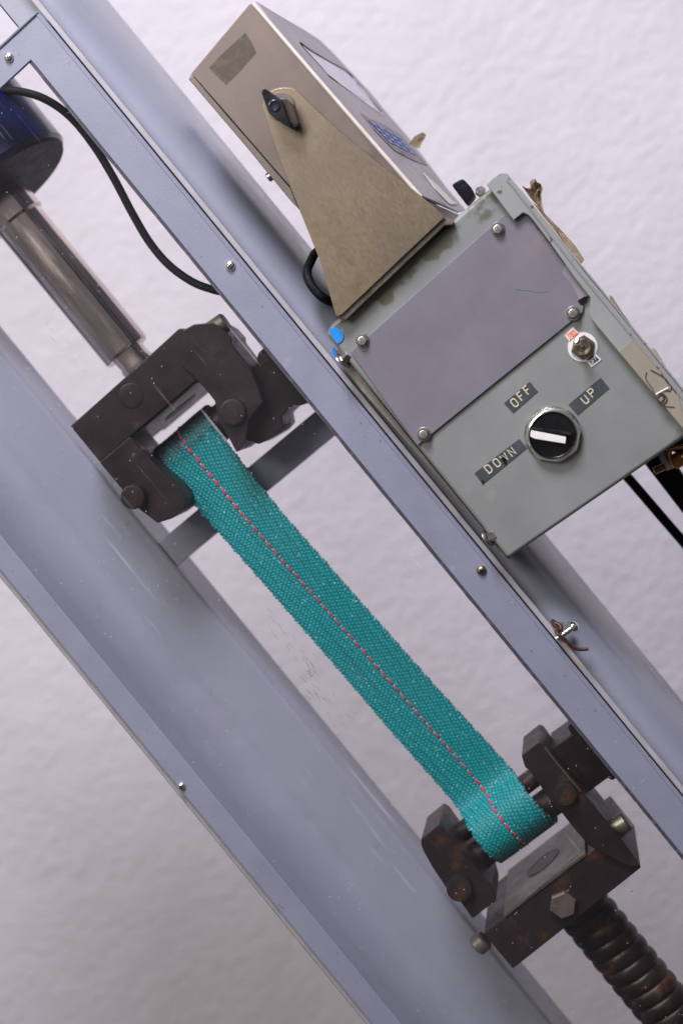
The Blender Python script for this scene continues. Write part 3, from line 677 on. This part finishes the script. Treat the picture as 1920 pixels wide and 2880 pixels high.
# left folded flange of the side
b = prism_bm(T([(529, 221), (541, 211), (640, 327), (816, 529), (840, 588), (818, 566), (690, 410)], YD-1.3), YD-1.3, YD-0.1, 0.5)
link('folded_edge', b, M_hous, hd)
link('edge_groove', tube_bm([at(px, py, YD-0.3) for px, py in ((546, 217), (640, 324), (740, 440), (814, 524))], 0.35, 6), M_bplast, hd)
res = T([(600, 170), (640, 128), (689, 88), (700, 92), (707, 118), (722, 148), (680, 196), (636, 243), (618, 240), (600, 215), (582, 200)], YD-0.1)
def residue_mat():
    M = mat('glue_residue', (0.11, 0.09, 0.065), 0.7, 0.2, var=0.2, vscale=150)
    nt = M.node_tree; N = nt.nodes; L = nt.links; p = N['Principled BSDF']
    tc = N.new('ShaderNodeTexCoord'); n = N.new('ShaderNodeTexNoise'); n.inputs['Scale'].default_value = 130; n.inputs['Detail'].default_value = 6
    L.new(tc.outputs['Object'], n.inputs[0]); r = N.new('ShaderNodeValToRGB'); r.color_ramp.elements[0].position = 0.36; r.color_ramp.elements[1].position = 0.60
    r.color_ramp.elements[1].color = (0.85, 0.85, 0.85, 1); r.color_ramp.elements[0].color = (0.25, 0.25, 0.25, 1)
    L.new(n.outputs[0], r.inputs[0]); L.new(r.outputs[0], p.inputs['Alpha']); return M
b = bmesh.new(); b.faces.new([b.verts.new((x, YD-0.12, z)) for x, z in T([(618, 158), (689, 92), (706, 116), (721, 149), (678, 197), (636, 240), (607, 212), (588, 190)], YD-0.1)])
link('glue_residue', b, residue_mat(), hd, smooth=False)
# corner bead, its highlight painted as a pale colour
link('edge_highlight', tube_bm([at(px, py, YD-0.1) for px, py in ((712, 10), (830, 148), (950, 287), (1070, 425), (1183, 554))], 1.15, 10, k=3), M_highlight, hd)
# front face turned to the right
A = Vector(at(713, 8, YD)); D0 = Vector(at(1184, 555, YD))
hdir = Vector((math.cos(math.radians(84)), math.sin(math.radians(84)), 0)); nrm = hdir.cross(A-D0).normalized()
if nrm.x < 0: nrm = -nrm
def F(px, py, k=0.0):
    return on_plane(px, py, A+nrm*k, nrm)
def face_prism(pts, k0, k1, bev=0.0):
    b = bmesh.new(); P = [F(px, py, k0) for px, py in pts]
    a = [b.verts.new(p) for p in P]; c = [b.verts.new(p+nrm*(k1-k0)) for p in P]; n = len(P)
    b.faces.new(a); b.faces.new(list(reversed(c)))
    for i in range(n): b.faces.new((a[i], c[i], c[(i+1) % n], a[(i+1) % n]))
    bmesh.ops.recalc_face_normals(b, faces=b.faces)
    if bev: bevel(b, bev, 2)
    return b
fp = [(714, 8), (770, 42), (856, 92), (893, 116), (925, 146), (976, 200), (1034, 262), (1085, 324), (1149, 398), (1200, 466), (1252, 535), (1303, 594), (1285, 600), (1184, 556)]
b = face_prism(fp, -1.5, 0, 0.3)
fr = link('front_panel', b, M_hous2, disp, label='display front with pale window and blue keypad')
# body behind (top, back, bottom of the housing)
farT = F(925, 146); farB = F(1303, 594)
b = bmesh.new()
SA = [Vector((x, YD+1.65, z)) for x, z in side]
SB = [Vector((v.x-3, 66, v.z-0.5)) for v in SA]
# keep the far outline inside the front face
a = [b.verts.new(v) for v in SA]; c = [b.verts.new(v) for v in SB]; n = len(SA)
b.faces.new(a); b.faces.new(list(reversed(c)))
for i in range(n): b.faces.new((a[i], c[i], c[(i+1) % n], a[(i+1) % n]))
for v in b.verts:
    dd = (v.co-A).dot(nrm)
    if dd > -1.8: v.co -= nrm*(dd+1.8)
link('housing', b, M_hous, disp)
b = bmesh.new()
pr = [F(1184, 556, -1.0), F(1303, 594, -1.0), F(1285, 600, -1.0)]
q = [Vector(at(1184, 558, YD+1)), F(1290, 604, -0.5), Vector(at(1272, 640, 40)), Vector(at(1215, 598, YD+4))]
vs = [b.verts.new(v) for v in q]; vs2 = [b.verts.new(v+Vector((-6, 1, 0))) for v in q]
b.faces.new(vs); b.faces.new(list(reversed(vs2)))
for i in range(4): b.faces.new((vs[i], vs2[i], vs2[(i+1) % 4], vs[(i+1) % 4]))
link('bottom_cheek', b, M_hous, disp)
def face_line(pts, r, mt, name, par, k=0.15):
    return link(name, tube_bm([F(px, py, k) for px, py in pts], r, 8), mt, par)
win = link('display_window', face_prism([(848, 124), (900, 158), (976, 205), (1015, 250), (1070, 312), (1078, 326), (1040, 300), (960, 240), (925, 212), (885, 168)], 0.02, 0.25), M_lcd, fr)
face_line([(842, 119), (872, 142), (925, 173), (976, 203), (1006, 236), (1045, 284), (1072, 316)], 0.7, M_lcdf, 'window_rim', win)
face_line([(846, 126), (905, 190), (930, 218), (985, 256), (1030, 284)], 0.18, M_lcdf, 'window_rim', win)
kp = link('keypad', face_prism([(1011, 317), (1040, 335), (1080, 352), (1124, 380), (1165, 425), (1200, 466), (1160, 452), (1110, 426), (1095, 412), (1050, 365)], 0.02, 0.4), M_keyp, fr)
def lerp2(a, b_, t): return (a[0]+(b_[0]-a[0])*t, a[1]+(b_[1]-a[1])*t)
K = [(1030, 335), (1122, 384), (1172, 440), (1094, 402)]
for i in range(4):
    for j in range(4):
        def q(u, v): return lerp2(lerp2(K[0], K[1], u), lerp2(K[3], K[2], u), v)
        u0, u1 = i/4+0.03, (i+1)/4-0.03; v0, v1 = j/4+0.03, (j+1)/4-0.03
        link('key', face_prism([q(u0, v0), q(u1, v0), q(u1, v1), q(u0, v1)], 0.42, 0.75), M_key, kp, smooth=False)
st = link('paper_sticker', face_prism([(1190, 487), (1230, 522), (1268, 562), (1286, 575), (1262, 574), (1225, 535)], 0.02, 0.3), mat('pale_sticker', (0.62, 0.56, 0.50), 0.5), fr)
face_line([(1190, 489), (1225, 536), (1262, 574), (1284, 577)], 0.25, M_lcdf, 'sticker_edge', st)
# bracket
YB = YD-2.2
bp = [(738, 300), (746, 272), (758, 258), (775, 250), (795, 246), (813, 247), (828, 251), (838, 257), (867, 287), (953, 367), (1065, 459), (1180, 548), (1246, 606), (1249, 613), (1238, 622), (962, 884), (950, 890), (944, 888), (902, 740), (841, 588), (816, 525), (785, 440)]
b = prism_bm(T(bp, YB), YB, YD-0.1, 0.35)
br = link('bracket', b, M_bracket, disp, label='flared brushed steel bracket plate')
b = prism_bm(T([(946, 890), (960, 886), (1240, 622), (1249, 612), (1275, 622), (1272, 632), (1250, 634), (972, 900)], YB+2.5), YB+2.3, 70, 0.4)
link('bracket_foot', b, mat('shaded_steel', (0.30, 0.26, 0.22), 0.4, 0.9, var=0.2, vscale=150), disp)
# second, far bracket arm
b = prism_bm([(x+3, z) for x, z in T(bp, YB)], 68.5, 70.5, 0.3); link('bracket', b, M_bracket, disp)
# clamp knob
kf = [(733, 258), (737, 250), (742, 248), (746, 249), (787, 278), (793, 285), (811, 336), (809, 342)]
ko = [(733, 262), (735, 252), (742, 247), (747, 249), (786, 276), (793, 283), (800, 306), (811, 337), (822, 361), (817, 362), (760, 322), (752, 315)]
b = prism_bm(T([(734, 258), (737, 250), (743, 247), (748, 250), (786, 277), (794, 287), (811, 336), (820, 358), (813, 358), (797, 348), (760, 322), (752, 312)], YB-12), YB-12, YB-1.5, 0.6)
kb = link('clamp_knob', b, M_bplast, disp)
kcx = Vector(at(772, 297, YB-12))
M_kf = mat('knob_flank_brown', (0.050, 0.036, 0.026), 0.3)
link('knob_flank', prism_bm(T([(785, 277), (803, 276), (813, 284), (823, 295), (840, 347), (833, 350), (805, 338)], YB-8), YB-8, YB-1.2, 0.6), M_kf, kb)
link('knob_flank', prism_bm(T([(800, 338), (811, 337), (840, 349), (837, 356), (823, 362), (806, 352)], YB-8.5), YB-8.5, YB-1.2, 0.5), M_bplast, kb)
b = lathe_bm([(3.0, 0), (3.1, 0.6), (2.5, 0.8), (2.0, 0.1), (0, 0)], kcx, (0, -1, 0), 32, cap=False); link('knob_screw', b, mat('dark_glint', (0.05, 0.05, 0.07), 0.2, 0.6), kb)
b = lathe_bm([(7.5, 0), (7.5, 1.4), (7, 1.5)], Vector(at(790, 300, YB)), (0, -1, 0), 40); link('knob_washer', b, M_hous, kb)
# bolt at the left edge, rubber button and stub behind
p = Vector(at(772, 488, YD+6)); b = cyl(p, (-1, 0, 0.12), 2.6, 4.6, 0.5, 24); link('side_bolt', b, M_steel, disp)
b = hexp(p+Vector((-0.4, 0, 0)), (-1, 0, 0.12), 3.6, 1.6, 0.3, n=24); link('bolt_collar', b, M_brass, disp)
p0 = Vector(at(1318, 566, 52)); p1 = Vector(at(1284, 508, 52))
b = prism_bm(T([(1268, 519), (1300, 501), (1322, 524), (1335, 547), (1312, 577), (1290, 548)], 45), 45, 66, 1.5); link('rubber_button', b, M_black, disp)
b = scrap([(1150, 405), (1163, 385), (1178, 376), (1188, 372), (1197, 378), (1194, 390), (1186, 402), (1180, 418), (1165, 414)], 75, M_brownp, disp, 'brown_tag', 3, 0.8)

# ================================================================ load cell and rod
cell = empty('load_cell', (-50, 60, 278), 'blue cylindrical load cell with polished steel pull rod below', 'load cell')
b = lathe_bm([(50.2, 281), (52.2, 283), (52.4, 330), (52.4, 400), (50, 402)], (-50, 60, 0), (0, 0, 1), 72); link('body', b, M_blue, cell)
b = lathe_bm([(17, 279.2), (49, 279.0), (50.1, 280.9), (17, 281.2)], (-50, 60, 0), (0, 0, 1), 72); link('bottom_plate', b, M_bdark, cell)
b = lathe_bm([(10.6, 143), (11.2, 147), (10.2, 150), (10.6, 156.5), (14.4, 156.6), (15.3, 158), (15.3, 258), (17.0, 259.5), (17.0, 279.5)], (-50, 60, 0), (0, 0, 1), 56)
link('pull_rod', b, M_rod, cell)

# cable
cab = [at(px, py, y) for px, py, y in ((-40, 262, 45), (10, 256, 38), (62, 258, 36), (130, 280, 36), (200, 330, 37), (265, 410, 38), (320, 500, 38), (370, 595, 38), (420, 680, 38), (475, 745, 36), (540, 792, 34), (600, 815, 32), (660, 828, 34), (720, 850, 60))]
o = link('signal_cable', tube_bm(cab, 2.4, 14), M_black); o['label'] = 'thick black cable curving from the blue load cell to the frame'; o['category'] = 'cable'

# ================================================================ upper clamp
def rect(x0, x1, z0, z1): return [(x0, z0), (x1, z0), (x1, z1), (x0, z1)]
uc = empty('webbing_clamp', (-48, 60, 142), 'upper blackened steel clamp gripping the top of the teal strap', 'clamp', 'clamps holding the two ends of the strap')
b = prism_bm([(-95.8, 111.8), (2.0, 111.8), (4, 124), (2.5, 131), (-9, 141), (-33, 140.3), (-95.8, 139.3)], 20, 100, 0.8); link('yoke', b, M_dkmetal, uc)
b = box_bm(-71.5, -21.5, 22, 98, 110.6, 111.7, 0.2); up = link('underside_plate', b, M_plate2, uc)
sl = []
for k in range(24):
    a = 2*math.pi*k/24; sl.append((-47+12*math.copysign(abs(math.cos(a))**0.8, math.cos(a)), 62+9*math.sin(a)))
b = bmesh.new(); A_ = [b.verts.new((x, y, 110.5)) for x, y in sl]; B_ = [b.verts.new((x, y, 110.2)) for x, y in sl]
b.faces.new(A_); b.faces.new(B_)
for i in range(24): b.faces.new((A_[i], B_[i], B_[(i+1) % 24], A_[(i+1) % 24]))
link('slot', b, M_seal, up, smooth=False)
la = T([(201, 1199), (300, 1308), (345, 1380), (372, 1432), (390, 1425), (405, 1440), (425, 1462), (456, 1477), (480, 1470), (528, 1427), (527, 1405), (519, 1388), (497, 1350), (450, 1280), (420, 1236)], 20)
b = prism_bm([(-95.8, 112), (-95.6, 92), (-95.2, 76), (-92, 63), (-84, 59.8), (-74.5, 59.2), (-68.6, 63.5), (-68.2, 74), (-70, 84), (-71.2, 98), (-71.6, 112)], 19, 62, 0.9)
link('arm', b, M_dkmetal, uc)
ra = [(548, 1062), (512, 1030), (512, 930), (545, 912), (597, 907), (628, 925), (651, 951), (651, 965), (704, 1034), (722, 1080), (740, 1130), (700, 1180), (690, 1239), (682, 1259), (664, 1273), (640, 1225), (612, 1180), (604, 1128), (575, 1092)]
b = prism_bm(T(ra, 18), 18, 62, 0.9); link('arm', b, M_dkmetal, uc)
kn = [(704, 1034), (724, 1018), (722, 1003), (728, 990), (758, 963), (800, 940), (915, 1090), (883, 1112), (847, 1141), (836, 1141), (825, 1137), (791, 1170), (797, 1199), (780, 1219), (727, 1250), (698, 1240), (680, 1200), (680, 1120)]
b = prism_bm(T(kn, 30), 30, 74, 1.0); link('clamp_handle', b, M_dkmetal, uc)
def pin(parent, px, py, y, r, mt=None, name='pivot_pin', L=8):
    c = Vector(at(px, py, y))
    b = lathe_bm([(0, 0), (0.7, 0), (0.8, 0.35), (r*0.82, 0.3), (r*0.97, 0.6), (r, 1.4), (r, L)], c, (0, 1, 0), 40)
    return link(name, b, mt or M_dkmetal, parent)
pin(uc, 653, 1159, 14, 7.5); pin(uc, 372, 1399, 12, 7.2); pin(uc, 368, 1113, 19.2, 7.6, L=2)
c = Vector(at(592, 934, 26)); b = cyl(c, (1, 0.0, -0.1), 5.8, 11.5, 1.2, 28); link('cap_screw', b, mat('grey_olive_steel', (0.13, 0.12, 0.10), 0.4, 0.5), uc)
b = cyl((-76, 51, 87), (1, 0, 0), 10.5, 56, 0.8, 40); link('roller', b, M_dkmetal, uc)
b = cyl((-82, 44, 70), (1, 0, 0), 8, 14, 0.8, 40); link('roller', b, M_dkmetal, uc)
b = lathe_bm([(2.0, -1), (2.2, 0.4), (4.4, 0.9), (5.6, 0.2), (5.8, -2)], Vector(at(397, 1284, 22)), (0.35, -1, -0.5), 28, cap=False); link('worn_bush', b, M_plate2, uc)

# ================================================================ lower clamp
lc = empty('webbing_clamp', (-48, 60, -268), 'lower rust stained steel clamp with central hex bolt and pale jaw plate', 'clamp', 'clamps holding the two ends of the strap')
b = prism_bm([(-97.0, -270.5), (0.2, -267.2), (0.4, -242.6), (-97.0, -243.6)], 20, 99, 0.8); yk_ = link('yoke', b, M_rusty, lc)
b = prism_bm([(-80.5, -243.2), (-19.5, -242.5), (-19.5, -240.8), (-80.5, -241.5)], 19, 98, 0.3); jp = link('jaw_plate', b, M_plate2, lc, label='pale ground plate with a dark screw hole')
b = lathe_bm([(10.5, 0), (11.5, 0.2), (12.2, 0.35), (12.3, 0.02)], (-51, 59, -241.0), (0, 0, 1), 36, cap=False); link('hole_rim', b, mat('dark_rust', (0.07, 0.04, 0.025), 0.6), jp)
b = lathe_bm([(0, 0.12), (3.0, 0.12), (3.4, 0.02), (10.6, 0.02)], (-51, 59, -240.9), (0, 0, 1), 36, cap=False); link('hole', b, M_seal, jp)
raL = [(1465, 2125), (1513, 2087), (1524, 2090), (1533, 2102), (1560, 2140), (1600, 2186), (1631, 2222), (1668, 2265), (1705, 2311), (1760, 2378), (1800, 2436), (1770, 2440), (1654, 2379), (1600, 2315), (1579, 2287), (1530, 2230), (1512, 2200), (1484, 2164), (1476, 2160)]
b = prism_bm(T(raL, 17), 17, 60, 0.9); link('arm', b, M_rusty, lc)
laL = [(1183, 2361), (1233, 2319), (1248, 2328), (1264, 2350), (1300, 2400), (1330, 2430), (1357, 2467), (1383, 2487), (1395, 2535), (1375, 2548), (1328, 2585), (1296, 2540), (1254, 2498), (1215, 2440), (1191, 2396), (1184, 2380)]
b = prism_bm(T(laL, 16), 16, 60, 0.9); link('arm', b, M_rusty, lc)
kl = [(1545, 2109), (1606, 2066), (1595, 2047), (1598, 2038), (1618, 2024), (1680, 1990), (1800, 2140), (1747, 2176), (1722, 2196), (1716, 2194), (1709, 2188), (1648, 2233), (1600, 2180)]
b = prism_bm(T(kl, 34), 34, 74, 1.6); link('clamp_handle', b, M_rusty, lc)
b = tube_bm([at(1531, 2101, 17), at(1560, 2140, 17), at(1600, 2188, 17), at(1631, 2226, 17)], 0.7, 8, k=2); link('arm_edge', b, M_plate2, lc)
pin(lc, 1290, 2503, 10, 7.4, M_rusty); pin(lc, 1588, 2236, 11, 6.6, M_rusty)
c = Vector(at(1582, 2541, 20)); b = hexp(c, (0, -1, 0), 8.1, 4.5, 0.9); bolt_m = mat('worn_bolt_head', (0.15, 0.12, 0.11), 0.45, 0.5, var=0.2, vscale=120)
link('hex_bolt', b, bolt_m, lc)
c = Vector(at(1722, 2335, 32)); b = cyl(c, (1, 0, -0.05), 6.3, 10.5, 1.2, 28); link('cap_screw', b, mat('olive_cap', (0.22, 0.21, 0.16), 0.35, 0.7, var=0.2, vscale=100), lc)
c = Vector(at(1365, 2640, 32)); b = cyl(c, (-1, 0, -0.05), 6.3, 8, 1.2, 28); link('cap_screw', b, mat('olive_cap_dark', (0.16, 0.14, 0.12), 0.4, 0.5, var=0.2, vscale=100), lc)
for y, z, r in ((46, -194, 6.0), (44, -211, 9.0)):
    b = cyl((-90, y, z), (1, 0, 0), r, 86, 0.8, 40); link('roller', b, M_dkmetal, lc)
# seam scratch on the block
link('seam_scratch', tube_bm([at(px, py, 19) for px, py in ((1418, 2580), (1480, 2528), (1560, 2458), (1640, 2390))], 0.22, 6), M_plate2, yk_)

# spindle under the lower clamp: coarse thread
sp = empty('threaded_spindle', (-50, 60, -400), 'thick dark threaded spindle with orange rust below the lower clamp', 'spindle')
M_spin = mat('greasy_rusty_thread', (0.016, 0.010, 0.009), 0.4, 0.0, spec=0.3, var=0.3, vscale=60, spots=[(60, 0.55, 0.08, (0.09, 0.032, 0.010), 0.8)], bump=0.2, bscale=300)
b = bmesh.new(); nz, na, pitch = 300, 40, 9.4; rows = []
for i in range(nz+1):
    z = -266-i*160/nz
    row = []
    for k in range(na):
        a = 2*math.pi*k/na
        ph = ((z/pitch)+a/(2*math.pi)) % 1.0
        rr = 15.1+2.3*(math.sqrt(max(0, 1-(2*ph-1)**2)))**0.9
        row.append(b.verts.new((-50+rr*math.cos(a), 60+rr*math.sin(a), z)))
    rows.append(row)
for A_, B_ in zip(rows, rows[1:]):
    for k in range(na): b.faces.new((A_[k], A_[(k+1) % na], B_[(k+1) % na], B_[k]))
b.faces.new(rows[0]); b.faces.new(rows[-1])
link('thread', b, M_spin, sp, angle=80)

# ================================================================ strap
strap = empty('webbing_strap', (-52, 45, -20), 'long teal woven strap with a red centre thread stretched between two clamps', 'strap')
def interp(tab, z):
    tab = sorted(tab)
    if z <= tab[0][0]: return tab[0][1]
    for (a, va), (c, vc) in zip(tab, tab[1:]):
        if z <= c: return va+(vc-va)*(z-a)/(c-a)
    return tab[-1][1]
LE = [(110, -73.8), (80, -73.4), (38, -72.2), (10, -71.4), (-58, -70.0), (-119, -69.2), (-178, -67.4), (-230, -66.6)]
RE = [(110, -31.2), (91, -32.2), (57, -34.4), (20, -35.0), (-50, -33.0), (-118, -30.8), (-178, -27.6), (-200, -25.6), (-230, -24.6)]
CE = [(110, -53.0), (36, -54.0), (-17, -52.6), (-81, -50.4), (-142, -49.0), (-190, -47.6), (-230, -46.6)]
pathc = [(72, 80), (70, 92), (64, 97.5), (56, 100), (48, 98.8), (41.5, 95), (38.5, 89), (38.5, 80), (39.5, 60), (41, 20), (43, -30), (45, -80), (46.5, -130), (47.5, -165), (47, -178), (44.5, -184),
         (38.5, -188.5), (32.5, -194), (29.5, -201), (29.5, -209), (32.5, -215), (38, -220), (46, -222), (54, -220.5)]
pp = smooth_path([Vector((0, y, z)) for y, z in pathc], 40)
# resample every 0.45 mm
Ls = [0]
for a, c in zip(pp, pp[1:]): Ls.append(Ls[-1]+(c-a).length)
tot = Ls[-1]; step = 0.46; ns = int(tot/step); rs = []; j = 0
for i in range(ns+1):
    s = i*tot/ns
    while j < len(Ls)-2 and Ls[j+1] < s: j += 1
    t = (s-Ls[j])/max(1e-6, Ls[j+1]-Ls[j]); rs.append(pp[j].lerp(pp[j+1], min(1, t)))
NU = 92
me = bpy.data.meshes.new('webbing'); verts = []; faces = []; weave = []; grime_shade = []; uvs = []
cell_u = 2.3; cell_v = 2.5
from mathutils import noise as mn
for i, p in enumerate(rs):
    t = (rs[min(i+1, ns)]-rs[max(i-1, 0)]).normalized(); nn = Vector((0, t.z, -t.y))
    if nn.y > 0 and abs(t.z) > 0.3: pass
    # outward normal: toward the camera on the straight part
    nn = Vector((0, t.z, -t.y)); nn = nn if True else -nn
    s = i*tot/ns
    l, r_ = interp(LE, p.z), interp(RE, p.z)
    ser = 0.42*math.sin(2*math.pi*s/cell_v)+0.35*mn.noise(Vector((s*0.25, 0, 0)))
    ser2 = 0.42*math.sin(2*math.pi*s/cell_v+1.0)+0.35*mn.noise(Vector((s*0.25, 9, 0)))
    l -= ser; r_ += ser2
    for k in range(NU+1):
        u = k/NU; x = l+(r_-l)*u; um = u*40
        # twill: rows shift sideways as they go up, mirrored around the centre thread
        side_ = um if u < 0.5 else 40-um
        q_ = side_/2.2 - s*0.24/2.2          # ribs run slantwise, mirrored about the centre thread
        ph = s/2.2
        a = abs(math.sin(math.pi*q_)); c = math.sin(2*math.pi*ph + math.pi*(math.floor(q_) % 2))
        wv = (0.30+0.70*(0.5+0.5*c))*a**0.8
        wv += 0.18*mn.noise(Vector((um*0.8, s*0.5, 3)))
        wide = 0.5*mn.noise(Vector((um*0.05, s*0.02, 7)))
        edge = min(u, 1-u)*40
        h = 0.42*wv + wide - (0.35 if edge < 0.5 else 0)
        cup = 0.8*((2*u-1)**2)*(0.4 if 30 < s < tot-50 else 0)
        co = Vector((x, p.y, p.z)) + (-nn if False else nn)*0 
        sgn = -1.0
        co += Vector((0, t.z, -t.y))*(h)
        verts.append(co); weave.append(max(0, min(1, wv)))
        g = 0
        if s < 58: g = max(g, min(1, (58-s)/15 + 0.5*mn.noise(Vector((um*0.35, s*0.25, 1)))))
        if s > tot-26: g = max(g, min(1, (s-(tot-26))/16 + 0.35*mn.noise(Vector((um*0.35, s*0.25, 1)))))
        grime_shade.append(max(0, g)); uvs.append((u, s/100))
for i in range(ns):
    for k in range(NU):
        a = i*(NU+1)+k; faces.append((a, a+1, a+NU+2, a+NU+1))
org = Vector((-52, 45, -20))
me.from_pydata([(v-org)/1000 for v in verts], [], faces)
at1 = me.attributes.new('weave', 'FLOAT', 'POINT'); at1.data.foreach_set('value', weave)
at2 = me.attributes.new('grime_shade', 'FLOAT', 'POINT'); at2.data.foreach_set('value', grime_shade)
ul = me.uv_layers.new(name='UVMap')
li = [0]*len(me.loops); me.loops.foreach_get('vertex_index', li)
ul.data.foreach_set('uv', [c for v in li for c in uvs[v]])
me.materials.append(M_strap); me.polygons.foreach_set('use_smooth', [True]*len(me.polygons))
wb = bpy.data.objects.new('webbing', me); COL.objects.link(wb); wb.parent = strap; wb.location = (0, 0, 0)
sol = wb.modifiers.new('thickness', 'SOLIDIFY'); sol.thickness = 0.0016; sol.offset = 0
# red stitches riding on the centre
sb = bmesh.new(); bmesh.ops.create_icosphere(sb, subdivisions=1, radius=1.0)
for v in sb.verts: v.co = Vector((v.co.x*0.88, v.co.y*0.5, v.co.z*2.75))
s0_ = link('red_stitch', sb, M_red, wb, origin=(0, 0, 0), angle=80)
sb = bmesh.new(); bmesh.ops.create_icosphere(sb, subdivisions=1, radius=1.0)
for v in sb.verts: v.co = Vector((v.co.x*0.5, v.co.y*0.35, v.co.z*0.7))
s1_ = link('pale_stitch', sb, M_pink, wb, origin=(0, 0, 0), angle=80)
s = 33.0; fa = fb = True
while s < tot-14:
    i = int(s/tot*ns); p = rs[i]; t = (rs[min(i+2, ns)]-rs[max(i-2, 0)])
    x = interp(CE, p.z); x2 = interp(CE, rs[min(i+2, ns)].z); x1 = interp(CE, rs[max(i-2, 0)].z)
    tt = Vector((x2-x1, t.y, t.z)).normalized(); nn = Vector((0, t.z, -t.y)).normalized()
    wide = 0.5*mn.noise(Vector((20*0.05, s*0.02, 7)))
    q = tt.to_track_quat('Z', 'Y').to_euler()
    for pr_, ds, fl in ((s0_, 0, 'a'), (s1_, 3.1, 'b')):
        first_ = fa if fl == 'a' else fb
        o = pr_ if first_ else pr_.copy()
        if not first_: COL.objects.link(o)
        if fl == 'a': fa = False
        else: fb = False
        o.parent = wb
        o.location = (Vector((x+random.uniform(-0.2, 0.2), p.y, p.z))+tt*ds+nn*(0.42+wide+0.8)-org)/1000
        o.rotation_euler = q
    s += 6.1+random.uniform(-0.5, 0.5)
# loose fibres at the selvedge near the grips
fb_ = bmesh.new()
for k in range(70):
    zz = random.choice([random.uniform(72, 96), random.uniform(-222, -182)])
    y = 38 if zz > 0 else interp([(-222, 38), (-209, 29), (-194, 32), (-184, 44)], zz)
    x = random.choice([interp(RE, zz)+0.2, interp(RE, zz)-0.6, interp(LE, zz)])
    p = Vector((x, y-1.2, zz)); q = p+Vector((random.uniform(-0.6, 1.0), -random.uniform(0, 0.8), random.uniform(-1.4, 1.4)))
    tube_bm([p, (p+q)/2+Vector((0.3, 0, 0.3)), q], 0.13, 4, fb_, 2)
fo = link('frayed_fibres', fb_, mat('pale_fibre', (0.35, 0.45, 0.48), 0.7), wb); fo['kind'] = 'stuff'

# ================================================================ screw with rusty wire
ws = empty('wire_screw', at(1569, 1794, 2), 'shiny loose screw with bent rusty wire sticking out beside the door frame', 'screw')
P0 = Vector(at(1566, 1796, 2)); P1 = Vector(at(1614, 1762, -5)); d = (P1-P0).normalized(); Lh = (P1-P0).length
n = int(Lh/0.45); prof = [(0, 0)]+[(1.45+(0.2 if k % 2 else -0.1), k*0.45) for k in range(1, n)]+[(1.4, Lh)]
link('shank', lathe_bm(prof, P0, d, 18), M_chrome, ws)
link('head', lathe_bm([(3.0, -0.6), (3.1, 0), (2.8, 0.9), (1.9, 1.7), (0.9, 2.0), (0, 2.0)], P1, d, 28), M_chrome, ws)
link('nut', hexp(Vector(at(1582, 1763, 4)), (0.2, -1, 0.2), 2.9, 3.2, 0.4), M_chrome, ws)
link('nut', hexp(Vector(at(1596, 1760, 6)), (0.4, -1, 0.2), 2.2, 2.6, 0.4), mat('green_tinted_steel', (0.45, 0.55, 0.5), 0.3, 1.0), ws)
link('wire', tube_bm([at(px, py, y) for px, py, y in ((1553, 1747, 3), (1556, 1758, 1), (1567, 1768, -2), (1564, 1778, -4), (1570, 1786, -5), (1583, 1795, -5), (1600, 1811, -5), (1615, 1822, -5), (1630, 1826, -5), (1654, 1825, -5))], 1.05, 10), M_copper, ws)
link('wire', tube_bm([at(px, py, y) for px, py, y in ((1552, 1746, 3), (1560, 1752, 1), (1572, 1757, 0), (1577, 1768, -1), (1568, 1776, -2))], 1.2, 10), M_copper, ws)

# ================================================================ cables and post at the right, loop behind the bracket
o = link('black_cable', tube_bm([at(px, py, y) for px, py, y in ((1700, 1270, 95), (1772, 1352, 95), (1850, 1443, 95), (1930, 1536, 95), (2100, 1735, 95))], 3.0, 12), M_black)
o['label'] = 'thin straight black cable below the bottom edge of the control box'; o['category'] = 'cable'
b = prism_bm(T([(1800, 1290), (1862, 1245), (1990, 1440), (2110, 1590), (2050, 1640), (1925, 1452)], 90), 90, 105, 2)
o = link('dark_post', b, M_black); o['label'] = 'broad dark post running down behind the corner of the control box'; o['category'] = 'post'
lp_ = [at(px, py, y) for px, py, y in ((905, 700, 40), (886, 712, 25), (874, 735, 12), (864, 760, 4), (867, 785, 0), (885, 815, -2), (915, 842, 0), (950, 855, 20))]
o = link('display_cable', tube_bm(lp_, 2.6, 12), M_black); o['label'] = 'short loop of black cable behind the flared steel bracket'; o['category'] = 'cable'
